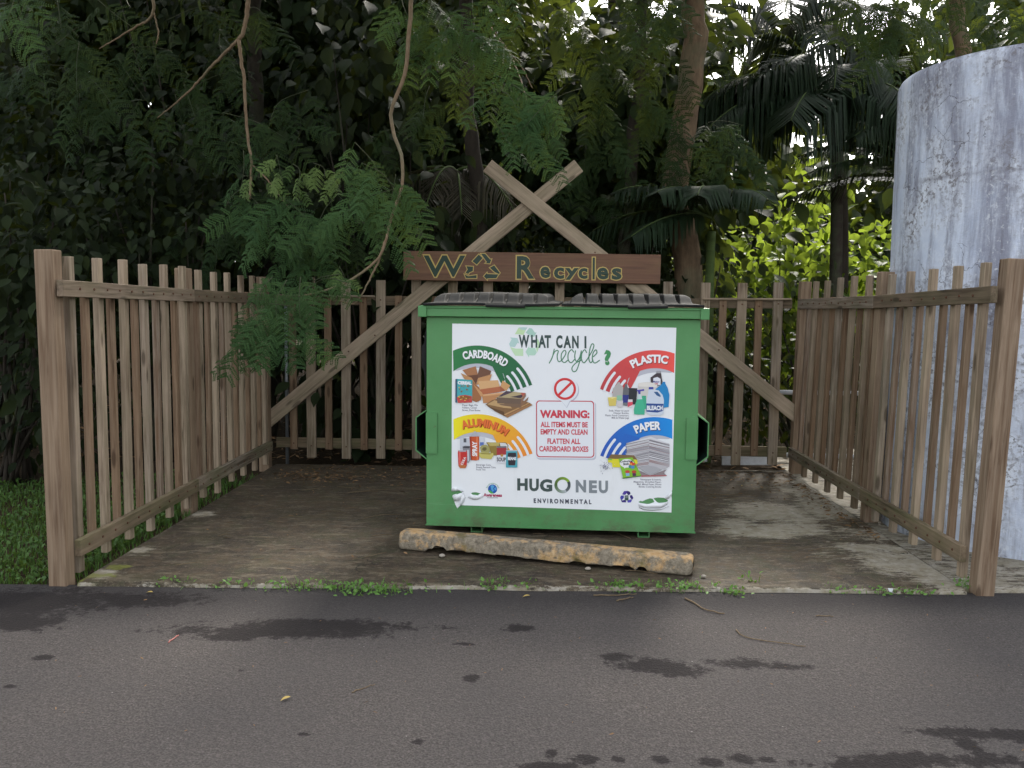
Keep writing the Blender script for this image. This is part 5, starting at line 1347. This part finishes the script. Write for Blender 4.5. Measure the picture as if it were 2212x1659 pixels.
def palm(label, stem, rad, crown, fronds, smat, fmat=L_PALM, wd=.03, leaf=.55):
    t = thing('palm_tree', label, 'palm', tuple(stem[0] * [1, 1, 0]), group='palms behind the right fence')
    rel(tubes_obj('trunk', [(smooth_path(stem, 24), np.linspace(rad * 1.15, rad * .9, 24))], smat, None, 12), t)
    for i, (az, el, ln, dr, *hg) in enumerate(fronds):
        tb, V, F = frond(crown, R(az), R(el), ln, dr, leaf, int(38 * ln), wd, hg[0] if hg else .6, int(az * 7 + el) % 997)
        o = mesh_np('frond', V, F, fmat, None, np.repeat(np.random.default_rng(i).random(len(F) // 2) * .8, 2)); rel(o, t)
        m = rel(tubes_obj('midrib', [tb], B_GREEN, None, 6), o) if False else tubes_obj('midrib', [tb], B_GREEN, None, 6)
        m.parent = o; m.matrix_parent_inverse = Matrix()
    return t
def P0(px, Y): return A(px, 700, Y) * [1, 1, 0] + [0, 0, -.1]
palm('tall palm with a black stem in front of the sunlit shrubs', [P0(1806, 10.5), A(1806, 560, 10.5), A(1808, 380, 10.5)], .075, A(1806, 270, 10.5),
     [(175, 40, 2.2, .62, 1.5), (190, 50, 2.6, .7, 1.5), (205, 35, 2.2, .66, 1.5), (165, 58, 2.5, .72, 1.5), (235, 40, 2.0, .75, 1.5), (285, 45, 2.0, .8, 1.5), (350, 38, 2.1, .66, 1.5), (178, 62, 2.4, .75, 1), (160, 48, 2.4, .6, 1), (200, 55, 2.3, .7, 1), (215, 66, 2.5, .75, 1), (10, 60, 2.2, .7, 1), (345, 50, 2.2, .65, 1), (300, 70, 2.3, .8, 1), (250, 62, 2.2, .8, 1), (120, 60, 2.3, .65, 1), (60, 66, 2.4, .7, 1), (185, 30, 2.0, .6, 1), (355, 25, 1.7, .5, 1), (330, 10, 1.4, .4, 1), (150, 72, 2.8, .6, 1), (30, 74, 2.6, .6, 1)], B_DARK, wd=.026, leaf=.95)
palm('slender palm with a smooth green stem beside the brown tree trunk', [P0(1533, 9.1), A(1533, 600, 9.1), A(1537, 500, 9.1)], .05, A(1537, 470, 9.1),
     [(200, 38, 1.35, .45, .9), (225, 40, 1.2, .5, .9), (180, 20, 1.3, .45, 1), (250, 45, 1.2, .6, .9), (215, 10, 1.1, .4, 1), (300, 45, 1.1, .6, .9), (160, 40, 1.3, .5, .9), (100, 60, 1.4, .5, .9)], B_GREEN, wd=.030, leaf=.5)
palm('palm with broad dark fronds reaching left past the tank', [P0(2010, 9.8), A(2010, 560, 9.8), A(2012, 420, 9.8)], .08, A(2015, 400, 9.8),
     [(180, 42, 1.9, .5, .7), (195, 30, 1.7, .45, .7), (170, 22, 1.6, .45, .8), (205, 55, 2.0, .6, .8), (150, 60, 2.2, .5, .8), (90, 70, 2.3, .6, .8), (30, 55, 2.2, .6, .8), (340, 50, 2.2, .6, .8), (230, 66, 2.1, .7, .8)], B_DARK, wd=.027, leaf=.62)
palm('tall palm whose fronds hang in front of the bright sky gap', [P0(1822, 12.5), A(1816, 420, 12.5), A(1775, 220, 12.5), A(1712, 120, 12.5)], .09, A(1712, 100, 12.5),
     [(200, 40, 2.4, .6, 1), (170, 30, 2.4, .6, 1), (340, 40, 2.4, .65, 1), (10, 25, 2.2, .6, 1), (250, 50, 2.2, .8, 1), (290, 45, 2.3, .8, 1), (130, 50, 2.4, .6, 1), (60, 55, 2.4, .6, 1), (90, 35, 2.3, .6, 1), (215, 12, 2.0, .5, 1), (325, 10, 2.0, .5, 1), (270, 20, 1.8, .6, 1)], B_DARK, wd=.028, leaf=.8)
palm('palm with dry drooping fronds behind the crossed boards', [P0(985, 9.7), A(985, 450, 9.7), A(985, 380, 9.7)], .06, A(985, 370, 9.7),
     [(200, 10, .9, .7, 1.5), (250, 20, .8, 1.0, 1.6), (320, 15, .9, .8, 1.5), (280, 0, .8, .7, 1.6), (160, 25, 1.0, .7, 1.4), (30, 30, 1.0, .7, 1.4)], B_DARK, L_PALMDRY, wd=.018, leaf=.45)

# ------------------------------------------------------------------ far wood as one mass
L = Leaves()
n = 1300
X_ = rng.uniform(-26, 26, n); Yw = np.where(X_ > .4, rng.uniform(19.5, 26, n), rng.uniform(17.5, 25, n))
H_ = np.where(X_ < .2, 12.5, 6.0) + rng.normal(0, .8, n)
H_ = np.where(X_ > 9.5, 10.5, H_)
Z_ = rng.random(n) ** .8 * H_
keep = ~((X_ > .6) & (X_ < 9.5) & (Z_ > 3.4) & (rng.random(n) < .18))
C_ = np.stack([X_, Yw, Z_], -1)[keep]
clumps(L, C_, 46, (.85, .85, .8), .45, (0, -.2, -.5))
wd_ = L.done('woodland', L_WOODS, None); tag(wd_, 'dark wood far behind the shrubs and trees', 'woodland', kind='stuff')

# ------------------------------------------------------------------ grass, weeds and litter
def blades(name, pts, h, mat, wd=.004, lean=.5):
    n = len(pts); a = rng.uniform(0, 2 * np.pi, n); hh_ = h * rng.uniform(.5, 1.2, n)
    s = np.stack([np.cos(a), np.sin(a), np.zeros(n)], -1) * wd; l = np.stack([np.cos(a + 1.57), np.sin(a + 1.57), np.zeros(n)], -1) * (hh_ * lean * rng.uniform(0, 1.4, n))[:, None]
    z = np.array([0, 0, 1.0]) * hh_[:, None]
    V = np.stack([pts - s, pts + s, pts + s * .8 + l * .4 + z * .6, pts - s * .8 + l * .4 + z * .6, pts + l + z * .9 + s * .15, pts + l + z * .9 - s * .15], 1)
    k = (np.arange(n) * 6)[:, None]
    F = np.concatenate([k + np.array([0, 1, 2, 3]), k + np.array([3, 2, 4, 5])]); v = np.tile(rng.random(n), 2)
    return V.reshape(-1, 3), F, v
n = 26000
gp = np.stack([-2.72 - rng.random(n) ** 1.3 * 5.0, rng.uniform(4.5, 8.0, n), np.full(n, -.06)], -1)
gp = gp[(gp[:, 1] > EDGE(gp[:, 0]) + .03 + .05 * rng.random(len(gp))) & (fbm(gp[:, 0] * 1.7, gp[:, 1] * 1.7, 8) > -.16 + .09 * (gp[:, 1] - 5.3) + .10 * rng.normal(0, 1, len(gp)))]
gL = Leaves(); gL.add(*blades('g', gp, .055, L_GRASS))
q = gp[rng.random(len(gp)) < .35] + np.array([0, 0, .035])
gL.add(*cards(q, rnd_dir(len(q), (0, -.2, .3)), rnd_dir(len(q), (0, -.3, 1.2), .5), rng.uniform(.02, .04, len(q))))
q = np.stack([rng.uniform(-2.75, -2.58, 500), rng.uniform(4.75, 7.8, 500), np.full(500, -.06)], -1); gL.add(*blades('g', q, .07, L_GRASS))
g = gL.done('grass', L_GRASS, None); tag(g, 'short green grass beside the left fence', 'grass', kind='stuff')

def weed(px, py, w_, n, h, label):
    c = gnd(px, py, Z_ROAD); wm = w_ / FPX * c[1]
    t = thing('weed_clump', label, 'weed', (c[0], c[1], Z_ROAD), group='weeds along the front of the slab')
    L = Leaves()
    pos = np.stack([c[0] + rng.normal(0, wm * .42, n), c[1] + rng.normal(0, .03, n) - .015, np.full(n, Z_ROAD)], -1)
    pos[:, 2] += rng.random(n) ** 1.5 * h
    L.add(*cards(pos, rnd_dir(n, (0, -.2, .35), .9), rnd_dir(n, (0, -.4, 1.0), .5), rng.uniform(.016, .032, n)))
    b = np.stack([c[0] + rng.normal(0, wm * .42, n // 3), c[1] + rng.normal(0, .02, n // 3), np.full(n // 3, Z_ROAD)], -1)
    L.add(*blades('b', b, h * 1.2, L_WEED, .002, .7)); L.done('leaves', L_WEED, t)
weed(700, 1272, 300, 187, .05, 'longest straggling weed strip, along the slab edge left of the wheel stop')
weed(800, 1280, 110, 108, .06, 'thick weed clump spreading onto the asphalt left of the wheel stop end')
weed(375, 1262, 50, 28, .04, 'sparse weed tuft at the slab edge near the left end post')
weed(1063, 1270, 45, 50, .06, 'small weed clump below the left half of the wheel stop')
weed(1145, 1270, 40, 18, .035, 'tiny weed tuft below the middle of the wheel stop')
weed(1345, 1273, 85, 108, .05, 'wide weed clump below the right half of the wheel stop')
weed(1470, 1274, 80, 108, .05, 'weed clump directly below the right end of the wheel stop')
weed(1583, 1282, 35, 32, .03, 'round low weed just right of the wheel stop on the asphalt')
weed(1625, 1262, 28, 18, .07, 'single upright grassy weed right of the wheel stop')
weed(1820, 1276, 60, 43, .03, 'low weed at the slab edge left of the white scrap')
weed(1930, 1280, 110, 72, .035, 'weed strip between the white scrap and the right end post')
weed(2085, 1272, 45, 43, .06, 'weed clump at the foot of the right end post')

# leaf litter: far too many scraps to count
n = 900
pos = np.concatenate([np.stack([rng.uniform(-2.3, 2.2, n), 8.25 - np.abs(rng.normal(0, .5, n)), np.full(n, .008)], -1),
                      np.stack([gnd(680, 1030)[0] + rng.normal(0, .25, 200), gnd(680, 1030)[1] + rng.normal(0, .13, 200), np.full(200, .01)], -1),
                      np.stack([2.36 - np.abs(rng.normal(0, .09, 300)), rng.uniform(5.8, 8.2, 300), np.full(300, .008)], -1),
                      np.stack([rng.uniform(-2.4, 2.3, 90), rng.uniform(4.8, 8, 90), np.full(90, .008)], -1)])
m = (pos[:, 0] > -2.5) & (pos[:, 0] < 2.38)
pos = pos[m]
L = Leaves(); L.add(*cards(pos, rnd_dir(len(pos)) * [1, 1, .12], rnd_dir(len(pos), (0, 0, 1.2), .4), rng.uniform(.02, .06, len(pos)), T=BLADE))
q = np.stack([rng.uniform(-2.8, 2.9, 170), rng.uniform(3.0, 4.7, 170), np.full(170, Z_ROAD + .006)], -1)
L.add(*cards(q, rnd_dir(len(q)) * [1, 1, .1], rnd_dir(len(q), (0, 0, 1.2), .3), rng.uniform(.006, .022, len(q)), T=BLADE))
q = np.stack([rng.uniform(-9, 9, 5000), rng.uniform(8.5, 14, 5000), np.full(5000, -.02)], -1)
L.add(*cards(q, rnd_dir(len(q)) * [1, 1, .2], rnd_dir(len(q), (0, 0, 1.2), .5), rng.uniform(.05, .12, len(q)), T=BLADE))
lt = L.done('leaf_litter', L_LITTER, None); tag(lt, 'brown fallen leaves scattered over the concrete and under the shrubs', 'leaf litter', kind='stuff')
tw = []
for i in range(70):
    c = np.array([rng.uniform(-2.3, 2.1), rng.uniform(4.9, 8.1), .006]); a = rng.normal(.2, .5); l = rng.uniform(.06, .28)
    e = c + np.array([math.cos(a), math.sin(a), 0]) * l; mm = (c + e) / 2 + np.array([rng.normal(0, .012), rng.normal(0, .012), .004])
    tw.append((smooth_path([c, mm, e], 5), .0018))
o = tubes_obj('needle_litter', tw, B_TWIG, None, 4); tag(o, 'thin dry needles and straws strewn over the concrete slab', 'needle litter', kind='stuff')

def stick(label, pts, r, mat=B_TWIG, name='stick', cat='stick', z=Z_ROAD):
    P = [gnd(x, y, z) + np.array([0, 0, r + .002]) for x, y in pts]
    o = tubes_obj(name, [(smooth_path(P, 12, .0015, 2), np.linspace(r, r * .6, 12))], mat, None, 6); tag(o, label, cat, 'sticks on the asphalt' if cat == 'stick' else None)
stick('straight pale stick on the asphalt just below the weed strip', [(1282, 1288), (1330, 1288), (1375, 1285)], .004)
stick('short bent stick pointing up right below the wheel stop', [(1332, 1300), (1350, 1296), (1368, 1292)], .004)
stick('curved brown stick lying right of centre near the slab', [(1480, 1295), (1500, 1305), (1525, 1320), (1565, 1328)], .005)
stick('short straight straw on the asphalt before the right slab half', [(1762, 1332), (1800, 1333)], .003)
stick('long thin reddish twig farther out on the road', [(1590, 1362), (1610, 1378), (1680, 1390), (1740, 1398)], .003)
stick('thin straw lying in the middle of the road', [(760, 1498), (810, 1480)], .0025)
M_RED = plain('red_straw', (.38, .13, .11), .5)
stick('red and white plastic drinking straw on the asphalt at the left', [(364, 1390), (386, 1374)], .0035, M_RED, 'drinking_straw', 'drinking straw')
stick('white wire loop tucked under the wheel stop', [(1372, 1232), (1385, 1224), (1400, 1226), (1412, 1234), (1425, 1226)], .003, M_WHITEPIPE, 'wire', 'wire', 0)
bm = bmesh.new(); box_bm(bm, -.024, .024, -.014, .014, 0, .008)
c = gnd(1926, 1281, Z_ROAD); o = bm_obj('paper_scrap', bm, M_WHITEPIPE, None, .003); o.location = (c[0], c[1], Z_ROAD + .012); o.rotation_euler = (.7, .15, .4)
tag(o, 'small white paper scrap at the slab edge on the right', 'litter')
M_YEL = plain('yellow_leaf', (.40, .29, .08), .6)
for px, py, a, lab in ((330, 1283, .2, 'yellow fallen leaf on the dark asphalt near the left end post'), (628, 1510, 1.0, 'yellow brown fallen leaf out in the middle of the road'), (1145, 1290, .6, 'pale yellow leaf by the weeds below the wheel stop')):
    c = gnd(px, py, Z_ROAD); o = mesh_np('fallen_leaf', OVATE * [.035, .042, .05], OVATE_F, M_YEL); o.location = (c[0], c[1], Z_ROAD + .010); o.rotation_euler = (0, 0, a + 1.2)
    tag(o, lab, 'leaf', 'yellow leaves on the asphalt')
M_STONE = plain('pebble', (.30, .27, .23), .9)
for px, py, r_, lab in ((955, 1204, .016, 'pale pebble in front of the left end of the wheel stop'), (1270, 1232, .014, 'pebble under the worn edge at the right half of the wheel stop'), (1520, 1248, .012, 'small pebble off the right end of the wheel stop')):
    c = gnd(px, py, 0); bm = bmesh.new(); bmesh.ops.create_icosphere(bm, subdivisions=2, radius=r_)
    for v_ in bm.verts: v_.co = Vector((v_.co.x * 1.3, v_.co.y, v_.co.z * .7)) * random.uniform(.88, 1.1)
    o = bm_obj('pebble', bm, M_STONE, None, 0, smooth=True); o.location = (c[0], c[1], r_ * .6 + .003); tag(o, lab, 'pebble', 'pebbles near the wheel stop')
